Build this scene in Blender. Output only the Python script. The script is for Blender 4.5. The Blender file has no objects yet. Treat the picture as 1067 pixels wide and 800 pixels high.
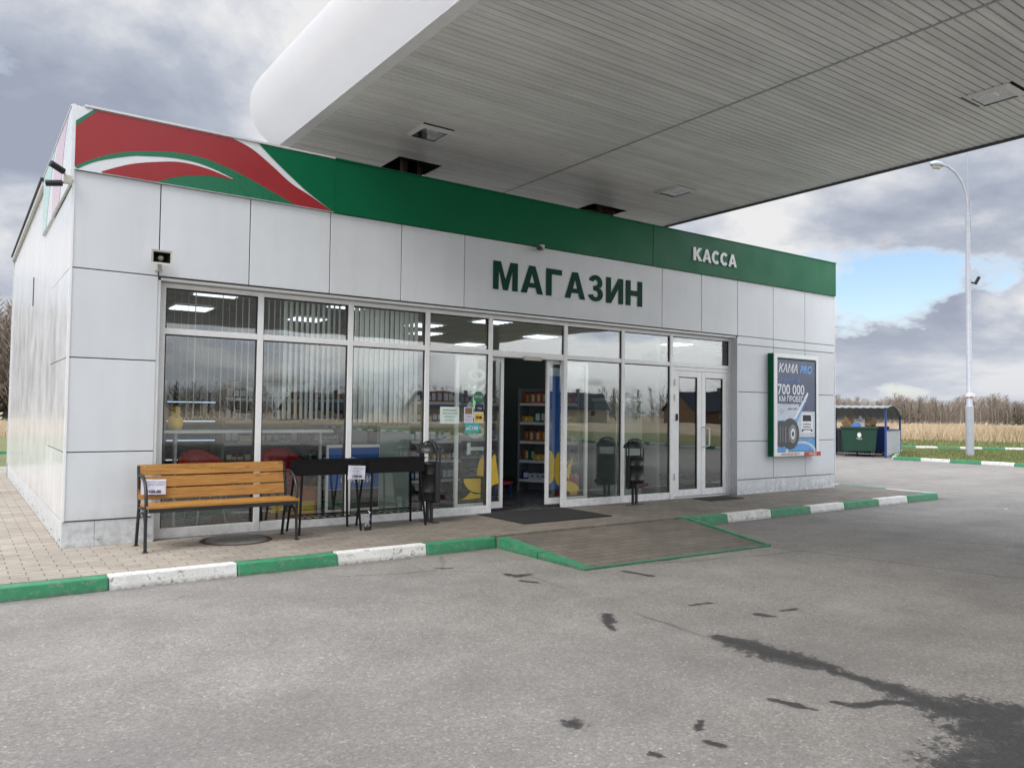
import bpy, bmesh, math, random
import numpy as np
from mathutils import Vector, Matrix
random.seed(7); rng = np.random.default_rng(7)
R = math.radians
sc = bpy.context.scene
col = sc.collection
sc.view_settings.view_transform = 'Standard'
sc.view_settings.look = 'None'
sc.view_settings.exposure = 0
sc.render.engine = 'CYCLES'
sc.cycles.max_bounces = 8
sc.cycles.transparent_max_bounces = 12
sc.cycles.transmission_bounces = 6

# ------------------------------------------------------------------ materials
class NT:
    def __init__(s, tree): s.t = tree
    def n(s, kind, **kw):
        nd = s.t.nodes.new(kind)
        for k, v in kw.items():
            if k == 'ins':
                for i, x in v.items():
                    if isinstance(x, bpy.types.NodeSocket): s.t.links.new(x, nd.inputs[i])
                    else: nd.inputs[i].default_value = x
            else: setattr(nd, k, v)
        return nd
    def math(s, op, a, b=0.0, clamp=False):
        return s.n('ShaderNodeMath', operation=op, use_clamp=clamp, ins={0: a, 1: b}).outputs[0]
    def mix(s, f, a, b, mode='MIX'):
        nd = s.n('ShaderNodeMix', data_type='RGBA', blend_type=mode, ins={0: f, 6: a, 7: b})
        return nd.outputs[2]
    def ramp(s, f, stops, interp='LINEAR'):
        nd = s.n('ShaderNodeValToRGB', ins={0: f}); cr = nd.color_ramp; cr.interpolation = interp
        while len(cr.elements) < len(stops): cr.elements.new(.5)
        for e, (p, c) in zip(cr.elements, stops):
            e.position = p; e.color = (c, c, c, 1) if isinstance(c, (int, float)) else (*c, 1)
        return nd.outputs[0]
    def noise(s, vec, scale, detail=4, rough=.55, dist=0.0):
        return s.n('ShaderNodeTexNoise', ins={'Vector': vec, 'Scale': scale, 'Detail': detail, 'Roughness': rough, 'Distortion': dist}).outputs[0]

def newmat(name):
    m = bpy.data.materials.new(name); m.use_nodes = True
    t = NT(m.node_tree); b = m.node_tree.nodes['Principled BSDF']
    return m, t, b
def c4(c): return (*c, 1) if len(c) == 3 else c
def mat(name, c, rough=.5, metal=0.0, var=.12, vs=6.0, bump=0.0, bs=60.0, dirt=0.0, spec=.5, coat=0.0, streak=0.0):
    m, t, b = newmat(name)
    P = t.n('ShaderNodeTexCoord').outputs['Object']
    nz = t.noise(P, vs, 5, .6)
    k = t.ramp(nz, [(.3, 1 - var), (.7, 1 + var * .4)])
    colr = t.mix(1.0, c4(c), k, 'MULTIPLY')
    if streak > 0:
        colr = t.mix(1.0, colr, t.ramp(t.n('ShaderNodeNewGeometry').outputs['Random Per Island'], [(0.0, .94), (1.0, 1.02)]), 'MULTIPLY')
        sv_ = t.noise(t.n('ShaderNodeMapping', ins={'Vector': P, 'Scale': (5, 5, .5)}).outputs[0], 1.0, 6, .65)
        colr = t.mix(1.0, colr, t.ramp(sv_, [(.40, 1.0), (.75, 1 - streak * 2.2)]), 'MULTIPLY')
    if dirt > 0:
        G = t.n('ShaderNodeNewGeometry').outputs['Position']
        z = t.n('ShaderNodeSeparateXYZ', ins={0: G}).outputs[2]
        lo = t.math('SUBTRACT', 1.0, t.math('DIVIDE', t.math('SUBTRACT', z, .12), .45, True), True)
        dn = t.ramp(t.noise(G, 9, 6, .7), [(.38, 0.0), (.7, 1.0)])
        f = t.math('MULTIPLY', t.math('MULTIPLY', lo, dn), dirt, True)
        colr = t.mix(f, colr, (.16, .14, .11, 1))
    m.node_tree.links.new(colr, b.inputs['Base Color'])
    rr = t.ramp(t.noise(P, vs * 1.7, 4, .6), [(.3, max(0, rough - .07)), (.7, min(1, rough + .07))])
    m.node_tree.links.new(rr, b.inputs['Roughness'])
    b.inputs['Metallic'].default_value = metal
    b.inputs['Specular IOR Level'].default_value = spec
    b.inputs['Coat Weight'].default_value = coat
    if bump > 0:
        bn = t.n('ShaderNodeBump', ins={'Height': t.noise(P, bs, 4, .6), 'Distance': .01, 'Strength': bump})
        m.node_tree.links.new(bn.outputs[0], b.inputs['Normal'])
    return m
def emit(name, c, s):
    m, t, b = newmat(name)
    b.inputs['Base Color'].default_value = (.8, .8, .8, 1)
    b.inputs['Emission Color'].default_value = c4(c); b.inputs['Emission Strength'].default_value = s
    return m

M = {}
M['panel'] = mat('white_composite_panel', (.68, .71, .735), .42, var=.06, vs=1.2, dirt=.7, bump=.06, bs=1.6, streak=.025)
M['panel_gloss'] = mat('glossy_side_panel', (.72, .74, .76), .2, var=.05, vs=1.0, dirt=.6, bump=.08, bs=1.3, streak=.03)
M['seam'] = mat('dark_seam', (.09, .09, .10), .8)
M['green'] = mat('green_sign_film', (.003, .125, .052), .4, var=.08, vs=1.0, spec=.15)
M['green_letter'] = mat('green_letter_film', (.002, .050, .028), .6, var=.05, spec=.15)
M['green2'] = mat('green_swoosh', (.008, .15, .07), .3, var=.05)
M['red'] = mat('red_swoosh', (.30, .016, .020), .38, var=.06, vs=1.0)
M['white_film'] = mat('white_film', (.68, .71, .73), .3, var=.04)
M['pale_green'] = mat('faded_green_film', (.46, .66, .62), .25, var=.06)
M['pale_red'] = mat('faded_red_film', (.66, .50, .55), .25, var=.06)
M['alu'] = mat('aluminium_trim', (.62, .62, .62), .4, .3, var=.08)
M['frame'] = mat('white_frame', (.84, .85, .85), .35, var=.06, dirt=.35)
M['rubber'] = mat('black_gasket', (.02, .02, .022), .6)
M['dark'] = mat('dark_void', (.012, .012, .013), .9)
M['rust'] = mat('rusty_steel', (.07, .035, .03), .8, var=.4, vs=12)
M['black_iron'] = mat('black_painted_iron', (.017, .018, .020), .42, var=.3, vs=20, bump=.1)
M['grill'] = mat('matt_black_steel', (.004, .004, .0045), .55, spec=.25, var=.3, vs=10)
M['bin_grey'] = mat('hammered_grey_paint', (.035, .036, .038), .38, .5, var=.3, vs=14, bump=.25, bs=90)
M['paper'] = mat('paper', (.66, .66, .76), .6, var=.1, vs=9, bump=.4, bs=12)
M['paper_green'] = mat('aged_paper', (.70, .82, .76), .6, var=.08)
M['ink'] = mat('ink', (.03, .03, .05), .7)
M['yellow'] = mat('yellow_film', (.80, .53, .03), .5, var=.08)
M['teal'] = mat('teal_film', (.05, .42, .40), .5, var=.06)
M['mat'] = mat('rubber_mat', (.016, .016, .017), .85, var=.3, vs=30, bump=.8, bs=150)
M['concrete'] = mat('old_concrete', (.17, .165, .15), .85, var=.3, vs=9, bump=.4, bs=50)
M['steel'] = mat('galvanised_steel', (.42, .44, .47), .45, .5, var=.15, vs=8)
M['pole'] = mat('grey_pole_paint', (.40, .42, .47), .5, .1, var=.1, vs=3)
M['blue_steel'] = mat('blue_painted_steel', (.02, .05, .20), .45, var=.15)
M['dump_green'] = mat('green_plastic', (.012, .055, .035), .42, var=.15, vs=4)
M['dump_blue'] = mat('blue_plastic', (.01, .04, .22), .45, var=.1)
M['card'] = mat('cardboard', (.26, .16, .09), .85, var=.2)
M['bag_white'] = mat('white_bag', (.6, .6, .62), .4, var=.1)
M['bag_blue'] = mat('blue_bag', (.05, .18, .55), .35, var=.1)
M['plastic_white'] = mat('off_white_plastic', (.52, .50, .44), .45, var=.1)
M['soffit_hole'] = mat('soffit_void', (.006, .005, .005), .95)
M['blind'] = mat('blind_fabric', (.80, .86, .83), .8, var=.06, vs=3)
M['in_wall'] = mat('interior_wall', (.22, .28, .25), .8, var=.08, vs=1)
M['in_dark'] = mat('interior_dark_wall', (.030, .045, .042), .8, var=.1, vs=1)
M['in_floor'] = mat('interior_floor', (.10, .10, .10), .25, var=.15, vs=2)
M['in_ceiling'] = mat('interior_ceiling', (.30, .33, .31), .9, var=.04)
M['counter'] = mat('counter_laminate', (.50, .56, .52), .4, var=.05)
M['red_plastic'] = mat('red_plastic', (.55, .015, .025), .3, var=.1)
M['blue_board'] = mat('blue_board', (.01, .10, .38), .35, var=.12, vs=2)
M['orange'] = mat('orange_box', (.55, .17, .02), .5, var=.2)
M['lamp'] = emit('ceiling_lamp', (.86, .93, 1.0), 1.7)
M['cabinet_light'] = emit('cabinet_light', (.55, .75, 1.0), 1.2)
M['green_led'] = emit('green_led', (.35, .8, .4), .8)
M['red_led'] = emit('red_led', (1.0, .12, .05), 2.0)
M['blue_led'] = emit('blue_led', (.05, .08, 1.0), 1.5)
M['navy'] = mat('poster_navy', (.06, .08, .16), .3, var=.25, vs=3)
M['sky_blue'] = mat('poster_blue', (.10, .33, .70), .3, var=.08)
M['pale'] = mat('poster_pale', (.55, .62, .70), .3, var=.15, vs=4)
M['tyre'] = mat('poster_tyre', (.05, .05, .055), .4, var=.3, vs=20)
M['grey'] = mat('mid_grey', (.22, .23, .24), .5, var=.15)
M['poster_white'] = mat('poster_white', (.75, .78, .8), .3, var=.05)
M['label_red'] = mat('label_red', (.45, .03, .02), .4)
M['brown_wall'] = mat('brown_house_wall', (.16, .10, .06), .8, var=.2, vs=2)
M['cream_wall'] = mat('cream_house_wall', (.42, .38, .30), .8, var=.1, vs=1)
M['dark_roof'] = mat('dark_metal_roof', (.035, .04, .055), .9, spec=.1, var=.2, vs=2)

# wood for the bench
def wood():
    m, t, b = newmat('varnished_pine')
    P = t.n('ShaderNodeTexCoord').outputs['Object']
    mp = t.n('ShaderNodeMapping', ins={'Vector': P, 'Scale': (1.6, 14, 26)}).outputs[0]
    g = t.noise(mp, 1.6, 8, .65, 1.2)
    fine = t.noise(t.n('ShaderNodeMapping', ins={'Vector': P, 'Scale': (4, 60, 90)}).outputs[0], 2.0, 4, .6)
    c = t.ramp(g, [(.28, (.18, .080, .016)), (.48, (.38, .18, .040)), (.72, (.50, .26, .062))])
    c = t.mix(1.0, c, t.ramp(fine, [(.3, .78), (.7, 1.1)]), 'MULTIPLY')
    kn = t.n('ShaderNodeTexVoronoi', ins={'Vector': t.n('ShaderNodeMapping', ins={'Vector': P, 'Scale': (2.2, 1, 7)}).outputs[0], 'Scale': 1.1}).outputs['Distance']
    c = t.mix(t.ramp(kn, [(.05, .85), (.13, 0.0)]), c, (.09, .035, .01, 1))
    m.node_tree.links.new(c, b.inputs['Base Color']); b.inputs['Roughness'].default_value = .42
    bn = t.n('ShaderNodeBump', ins={'Height': fine, 'Distance': .004, 'Strength': .4})
    m.node_tree.links.new(bn.outputs[0], b.inputs['Normal'])
    return m
M['wood'] = wood()

def glassmat(name, tint=(.97, .985, .98), boost=1.15, wav=.0026):
    m, t, b = newmat(name); m.node_tree.nodes.remove(b)
    out = m.node_tree.nodes['Material Output']
    G = t.n('ShaderNodeNewGeometry').outputs['Position']
    bn = t.n('ShaderNodeBump', ins={'Height': t.noise(G, .7, 2, .5), 'Distance': wav, 'Strength': 1.0}).outputs[0]
    bf = t.n('ShaderNodeNewGeometry').outputs['Backfacing']
    fr = t.n('ShaderNodeFresnel', ins={'IOR': t.math('ADD', 1.75, t.math('MULTIPLY', bf, 1 / 1.75 - 1.75))}).outputs[0]   # same reflectance from either side
    f = t.math('ADD', t.math('MULTIPLY', fr, boost), .02, True)
    tr = t.n('ShaderNodeBsdfTransparent', ins={0: c4(tint)}).outputs[0]
    gl = t.n('ShaderNodeBsdfGlossy', ins={'Color': (.95, .97, .96, 1), 'Roughness': .006, 'Normal': bn}).outputs[0]
    mx = t.n('ShaderNodeMixShader', ins={0: f, 1: tr, 2: gl}).outputs[0]
    m.node_tree.links.new(mx, out.inputs[0])
    return m
M['glass'] = glassmat('window_glass')
M['glass_inner'] = glassmat('door_glass', (.94, .96, .95), .5)

def paintkerb(name, c):
    m, t, b = newmat(name)
    G = t.n('ShaderNodeNewGeometry').outputs['Position']
    c1 = t.mix(1.0, c4(c), t.ramp(t.noise(G, 7, 6, .65), [(.3, .72), (.7, 1.08)]), 'MULTIPLY')
    chip = t.ramp(t.noise(G, 14, 9, .78), [(.555, 0.0), (.60, 1.0)])
    z = t.n('ShaderNodeSeparateXYZ', ins={0: G}).outputs[2]
    low = t.math('SUBTRACT', 1.0, t.math('MULTIPLY', z, 22.0, True), True)
    dirt = t.math('MULTIPLY', low, t.ramp(t.noise(G, 25, 5, .7), [(.35, 0.2), (.6, 1.0)]), True)
    c2 = t.mix(t.math('MULTIPLY', chip, .75), c1, (.20, .19, .17, 1))
    c3 = t.mix(t.math('MULTIPLY', dirt, .8), c2, (.07, .065, .06, 1))
    stain = t.ramp(t.noise(G, 3.5, 7, .7), [(.52, 0.0), (.75, .35)])
    c3 = t.mix(stain, c3, (.13, .12, .11, 1))
    m.node_tree.links.new(c3, b.inputs['Base Color']); b.inputs['Roughness'].default_value = .6
    bn = t.n('ShaderNodeBump', ins={'Height': t.noise(G, 38, 6, .7), 'Distance': .012, 'Strength': .7})
    m.node_tree.links.new(bn.outputs[0], b.inputs['Normal'])
    return m
M['kerb_green'] = paintkerb('kerb_green_paint', (.035, .25, .115))
M['kerb_white'] = paintkerb('kerb_white_paint', (.76, .76, .73))

def asphalt():
    m, t, b = newmat('asphalt')
    G = t.n('ShaderNodeNewGeometry').outputs['Position']
    big = t.noise(G, .22, 5, .55); mid = t.noise(G, 1.6, 6, .65)
    agg = t.n('ShaderNodeTexVoronoi', ins={'Vector': G, 'Scale': 70.0}).outputs['Color']
    aggv = t.n('ShaderNodeSeparateColor', ins={0: agg}).outputs[0]
    c = t.ramp(big, [(.3, (.200, .187, .170)), (.7, (.288, .270, .247))])
    c = t.mix(1.0, c, t.ramp(mid, [(.28, .78), (.72, 1.12)]), 'MULTIPLY')
    c = t.mix(1.0, c, t.ramp(aggv, [(0.0, .76), (.6, 1.0), (.9, 1.08), (1.0, 1.42)]), 'MULTIPLY')
    c = t.mix(1.0, c, t.ramp(t.noise(G, 150, 3, .75), [(.3, .70), (.7, 1.26)]), 'MULTIPLY')
    # small dark specks and drips
    sp = t.ramp(t.noise(G, 6.5, 7, .75), [(.665, 0.0), (.72, .6)])
    c = t.mix(sp, c, (.06, .058, .055, 1))
    gum = t.n('ShaderNodeTexVoronoi', ins={'Vector': t.mix(.05, G, t.n('ShaderNodeTexNoise', ins={'Vector': G, 'Scale': 20.0}).outputs[1], 'ADD'), 'Scale': 1.7})
    gm = t.math('MULTIPLY', t.ramp(gum.outputs['Distance'], [(.012, .6), (.028, 0.0)]), t.math('GREATER_THAN', t.n('ShaderNodeSeparateColor', ins={0: gum.outputs['Color']}).outputs[0], .55))
    c = t.mix(gm, c, (.05, .048, .045, 1))
    grit = t.n('ShaderNodeTexVoronoi', ins={'Vector': G, 'Scale': 24.0})
    gg = t.math('MULTIPLY', t.ramp(grit.outputs['Distance'], [(.12, .8), (.2, 0.0)]), t.math('GREATER_THAN', t.n('ShaderNodeSeparateColor', ins={0: grit.outputs['Color']}).outputs[1], .93))
    c = t.mix(gg, c, (.50, .49, .47, 1))
    # tyre-track darkening, long soft lanes
    tr = t.noise(t.n('ShaderNodeMapping', ins={'Vector': G, 'Scale': (.06, .7, 1), 'Rotation': (0, 0, .12)}).outputs[0], 1.0, 4, .6)
    c = t.mix(t.ramp(tr, [(.48, 0.0), (.70, .34)]), c, (.11, .108, .105, 1))
    # cracks
    cr = t.n('ShaderNodeTexVoronoi', feature='DISTANCE_TO_EDGE', ins={'Vector': t.mix(.25, G, t.n('ShaderNodeTexNoise', ins={'Vector': G, 'Scale': 1.3, 'Detail': 6}).outputs[1], 'ADD'), 'Scale': .16}).outputs['Distance']
    ck = t.math('MULTIPLY', t.ramp(cr, [(.0009, 1.0), (.0022, 0.0)]), t.ramp(t.noise(G, .5, 2), [(.5, 0.0), (.6, .7)]))
    c = t.mix(ck, c, (.04, .04, .04, 1))
    at = t.n('ShaderNodeAttribute', attribute_name='wet').outputs['Fac']
    wn = t.math('ADD', at, t.math('MULTIPLY', t.math('SUBTRACT', t.noise(G, 13, 10, .78), .5), 2.3))
    wet = t.ramp(wn, [(.49, 0.0), (.55, .75), (.85, 1.0)])
    wet = t.math('MULTIPLY', wet, t.math('GREATER_THAN', at, .03))
    pud = t.ramp(wn, [(1.22, 0.0), (1.3, 1.0)])
    # damp halo round the stains, then the stain itself
    c = t.mix(t.math('MULTIPLY', t.ramp(at, [(.1, 0.0), (.6, 1.0)]), .22), c, (.10, .095, .09, 1))
    c = t.mix(1.0, c, t.mix(t.math('MULTIPLY', wet, .95), (1, 1, 1, 1), (.15, .15, .155, 1)), 'MULTIPLY')
    # cold joint running off from the ramp corner
    gx = t.n('ShaderNodeSeparateXYZ', ins={0: G})
    ln = t.math('SUBTRACT', gx.outputs[0], 7.22); ln = t.math('ADD', ln, t.math('MULTIPLY', t.math('ADD', gx.outputs[1], 3.43), .23))
    ln = t.math('ABSOLUTE', t.math('ADD', ln, t.math('MULTIPLY', t.math('SUBTRACT', t.noise(G, 2.5, 6, .7), .5), .08)))
    jn = t.math('MULTIPLY', t.ramp(ln, [(.006, .8), (.015, 0.0)]), t.math('LESS_THAN', gx.outputs[1], -3.43))
    c = t.mix(jn, c, (.045, .043, .04, 1))
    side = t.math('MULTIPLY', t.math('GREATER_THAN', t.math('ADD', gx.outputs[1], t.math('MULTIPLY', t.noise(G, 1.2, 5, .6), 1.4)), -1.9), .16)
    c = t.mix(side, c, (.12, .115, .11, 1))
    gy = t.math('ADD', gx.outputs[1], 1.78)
    gut = t.math('MULTIPLY', t.ramp(t.math('MULTIPLY', gy, -1.0), [(0.0, 1.0), (.16, 0.0)]), t.ramp(t.noise(G, 5, 7, .7), [(.35, .25), (.6, 1.0)]))  # gutter grit at the kerb foot, doubling as painted-in contact shade
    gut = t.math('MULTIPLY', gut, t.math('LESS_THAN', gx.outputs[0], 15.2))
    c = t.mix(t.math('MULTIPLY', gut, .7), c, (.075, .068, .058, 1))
    m.node_tree.links.new(c, b.inputs['Base Color'])
    ro = t.mix(wet, (.88, .88, .88, 1), (.62, .62, .62, 1)); ro = t.mix(pud, ro, (.3, .3, .3, 1))
    m.node_tree.links.new(ro, b.inputs['Roughness'])
    h = t.math('ADD', t.noise(G, 110, 4, .7), t.math('MULTIPLY', aggv, .5))
    st = t.math('MULTIPLY', t.math('SUBTRACT', 1.0, pud), .55)
    bn = t.n('ShaderNodeBump', ins={'Height': h, 'Distance': .006, 'Strength': st})
    m.node_tree.links.new(bn.outputs[0], b.inputs['Normal'])
    return m
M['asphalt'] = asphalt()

def paving(name, rot=0.0):
    m, t, b = newmat(name)
    G = t.n('ShaderNodeNewGeometry').outputs['Position']
    wob = t.n('ShaderNodeTexNoise', ins={'Vector': G, 'Scale': 5.0, 'Detail': 4.0}).outputs[1]
    v = t.mix(.012, G, wob, 'ADD')
    v = t.n('ShaderNodeMapping', ins={'Vector': v, 'Rotation': (0, 0, rot)}).outputs[0]
    br = t.n('ShaderNodeTexBrick', offset=.5, ins={'Vector': v, 'Color1': (.42, .365, .30, 1), 'Color2': (.33, .29, .24, 1), 'Mortar': (.085, .076, .066, 1),
             'Scale': 1.0, 'Mortar Size': .004, 'Mortar Smooth': .3, 'Bias': 0.0, 'Brick Width': .26, 'Row Height': .13})
    c = t.mix(1.0, br.outputs[0], t.ramp(t.noise(G, 1.3, 6, .65), [(.3, .72), (.7, 1.12)]), 'MULTIPLY')
    c = t.mix(1.0, c, t.ramp(t.noise(G, 80, 4, .7), [(.3, .82), (.7, 1.14)]), 'MULTIPLY')
    c = t.mix(t.ramp(t.noise(G, .8, 5, .6), [(.5, 0.0), (.8, .5)]), c, (.20, .20, .17, 1))
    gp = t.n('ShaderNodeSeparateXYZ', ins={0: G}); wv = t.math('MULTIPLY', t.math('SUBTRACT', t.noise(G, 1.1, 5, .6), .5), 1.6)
    xdark = t.math('DIVIDE', t.math('SUBTRACT', t.math('ADD', gp.outputs[0], wv), .8), 2.4, True)  # paving colour gets darker with increasing x, edge broken by noise
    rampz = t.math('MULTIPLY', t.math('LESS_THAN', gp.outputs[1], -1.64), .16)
    k_ = t.math('SUBTRACT', 1.0, t.math('ADD', t.math('MULTIPLY', xdark, .44), rampz))
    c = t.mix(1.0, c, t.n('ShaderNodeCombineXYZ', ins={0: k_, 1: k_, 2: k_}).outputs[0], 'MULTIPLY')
    sp = t.ramp(t.noise(G, 10, 6, .75), [(.69, 0.0), (.73, .6)])
    c = t.mix(sp, c, (.06, .055, .05, 1))
    m.node_tree.links.new(c, b.inputs['Base Color']); b.inputs['Roughness'].default_value = .8
    h = t.math('ADD', t.math('MULTIPLY', br.outputs[1], -1.6), t.noise(G, 45, 5, .7))
    bn = t.n('ShaderNodeBump', ins={'Height': h, 'Distance': .006, 'Strength': .7})
    m.node_tree.links.new(bn.outputs[0], b.inputs['Normal'])
    return m
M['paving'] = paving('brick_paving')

def groundmat(name, a, b_, s=.4):
    m, t, b = newmat(name)
    G = t.n('ShaderNodeNewGeometry').outputs['Position']
    c = t.ramp(t.noise(G, s, 8, .7), [(.3, a), (.7, b_)])
    c = t.mix(1.0, c, t.ramp(t.noise(G, 14, 6, .75), [(.3, .6), (.7, 1.3)]), 'MULTIPLY')
    m.node_tree.links.new(c, b.inputs['Base Color']); b.inputs['Roughness'].default_value = .95
    bn = t.n('ShaderNodeBump', ins={'Height': t.noise(G, 25, 5, .7), 'Distance': .05, 'Strength': .8})
    m.node_tree.links.new(bn.outputs[0], b.inputs['Normal'])
    return m
M['field'] = groundmat('dry_field', (.30, .235, .15), (.44, .355, .24), .08)
M['turf'] = groundmat('spring_turf', (.11, .135, .045), (.19, .19, .08), .5)
def leafmat(name, a, b_, s=.6):
    m, t, b = newmat(name)
    G = t.n('ShaderNodeNewGeometry').outputs['Position']
    c = t.ramp(t.noise(G, s, 4, .6), [(.3, a), (.7, b_)])
    m.node_tree.links.new(c, b.inputs['Base Color']); b.inputs['Roughness'].default_value = .85
    return m
M['dry_grass'] = leafmat('dry_grass_blade', (.38, .29, .18), (.62, .50, .35), .12)
M['green_blade'] = leafmat('green_blade', (.10, .14, .04), (.20, .21, .08), .6)
M['twig'] = leafmat('bare_twigs', (.15, .12, .095), (.25, .205, .16), .05)
M['trunk'] = leafmat('grey_birch_bark', (.26, .235, .21), (.55, .52, .48), .4)
M['conifer'] = leafmat('dark_conifer', (.018, .03, .015), (.04, .055, .025), .2)

# soffit slats: pale painted metal
def soffit():
    m, t, b = newmat('soffit_slat_paint')
    P = t.n('ShaderNodeNewGeometry').outputs['Position']
    st = t.noise(t.n('ShaderNodeMapping', ins={'Vector': P, 'Scale': (.5, 10, 1)}).outputs[0], 1.0, 4, .6)
    c = t.mix(1.0, (.82, .83, .81, 1), t.ramp(st, [(.3, .85), (.7, 1.1)]), 'MULTIPLY')
    c = t.mix(1.0, c, t.ramp(t.noise(P, .5, 5, .6), [(.3, .88), (.7, 1.06)]), 'MULTIPLY')
    m.node_tree.links.new(c, b.inputs['Base Color'])
    c = t.mix(1.0, c, t.ramp(t.n('ShaderNodeNewGeometry').outputs['Random Per Island'], [(0.0, .93), (1.0, 1.02)]), 'MULTIPLY')
    rs = t.ramp(t.noise(P, 2.2, 7, .72), [(.58, 0.0), (.75, .25)])
    c = t.mix(rs, c, (.34, .33, .30, 1))
    m.node_tree.links.new(c, b.inputs['Base Color'])
    b.inputs['Roughness'].default_value = .38
    return m
M['soffit'] = soffit()
def membrane():
    m, t, b = newmat('white_canopy_membrane')
    P = t.n('ShaderNodeNewGeometry').outputs['Position']
    c = t.mix(1.0, (.86, .86, .87, 1), t.ramp(t.noise(P, .7, 6, .6), [(.3, .9), (.7, 1.03)]), 'MULTIPLY')
    b.inputs['Roughness'].default_value = .45
    m.node_tree.links.new(c, b.inputs['Base Color'])
    w = t.noise(t.n('ShaderNodeMapping', ins={'Vector': P, 'Scale': (2.5, 9, 2.5), 'Rotation': (.3, .2, .4)}).outputs[0], 1.0, 5, .6)
    bn = t.n('ShaderNodeBump', ins={'Height': w, 'Distance': .05, 'Strength': .35})
    m.node_tree.links.new(bn.outputs[0], b.inputs['Normal'])
    tl = t.n('ShaderNodeBsdfTranslucent', ins={0: (.9, .9, .9, 1)}).outputs[0]
    mx = t.n('ShaderNodeMixShader', ins={0: .55, 1: b.outputs[0], 2: tl}).outputs[0]
    m.node_tree.links.new(mx, m.node_tree.nodes['Material Output'].inputs[0])
    return m
M['membrane'] = membrane()

# ------------------------------------------------------------------ mesh builder
def text_geo(s, size, align='LEFT', offset=0.0, shear=0.0):
    cu = bpy.data.curves.new('t', 'FONT'); cu.body = s; cu.size = size; cu.align_x = align; cu.offset = offset; cu.shear = shear
    cu.resolution_u = 3
    ob = bpy.data.objects.new('t', cu); col.objects.link(ob)
    bpy.context.view_layer.update()
    dg = bpy.context.evaluated_depsgraph_get(); me = bpy.data.meshes.new_from_object(ob.evaluated_get(dg))
    vs = [tuple(v.co) for v in me.vertices]; fs = [tuple(p.vertices) for p in me.polygons]
    bpy.data.objects.remove(ob); bpy.data.meshes.remove(me); bpy.data.curves.remove(cu)
    return vs, fs

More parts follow.
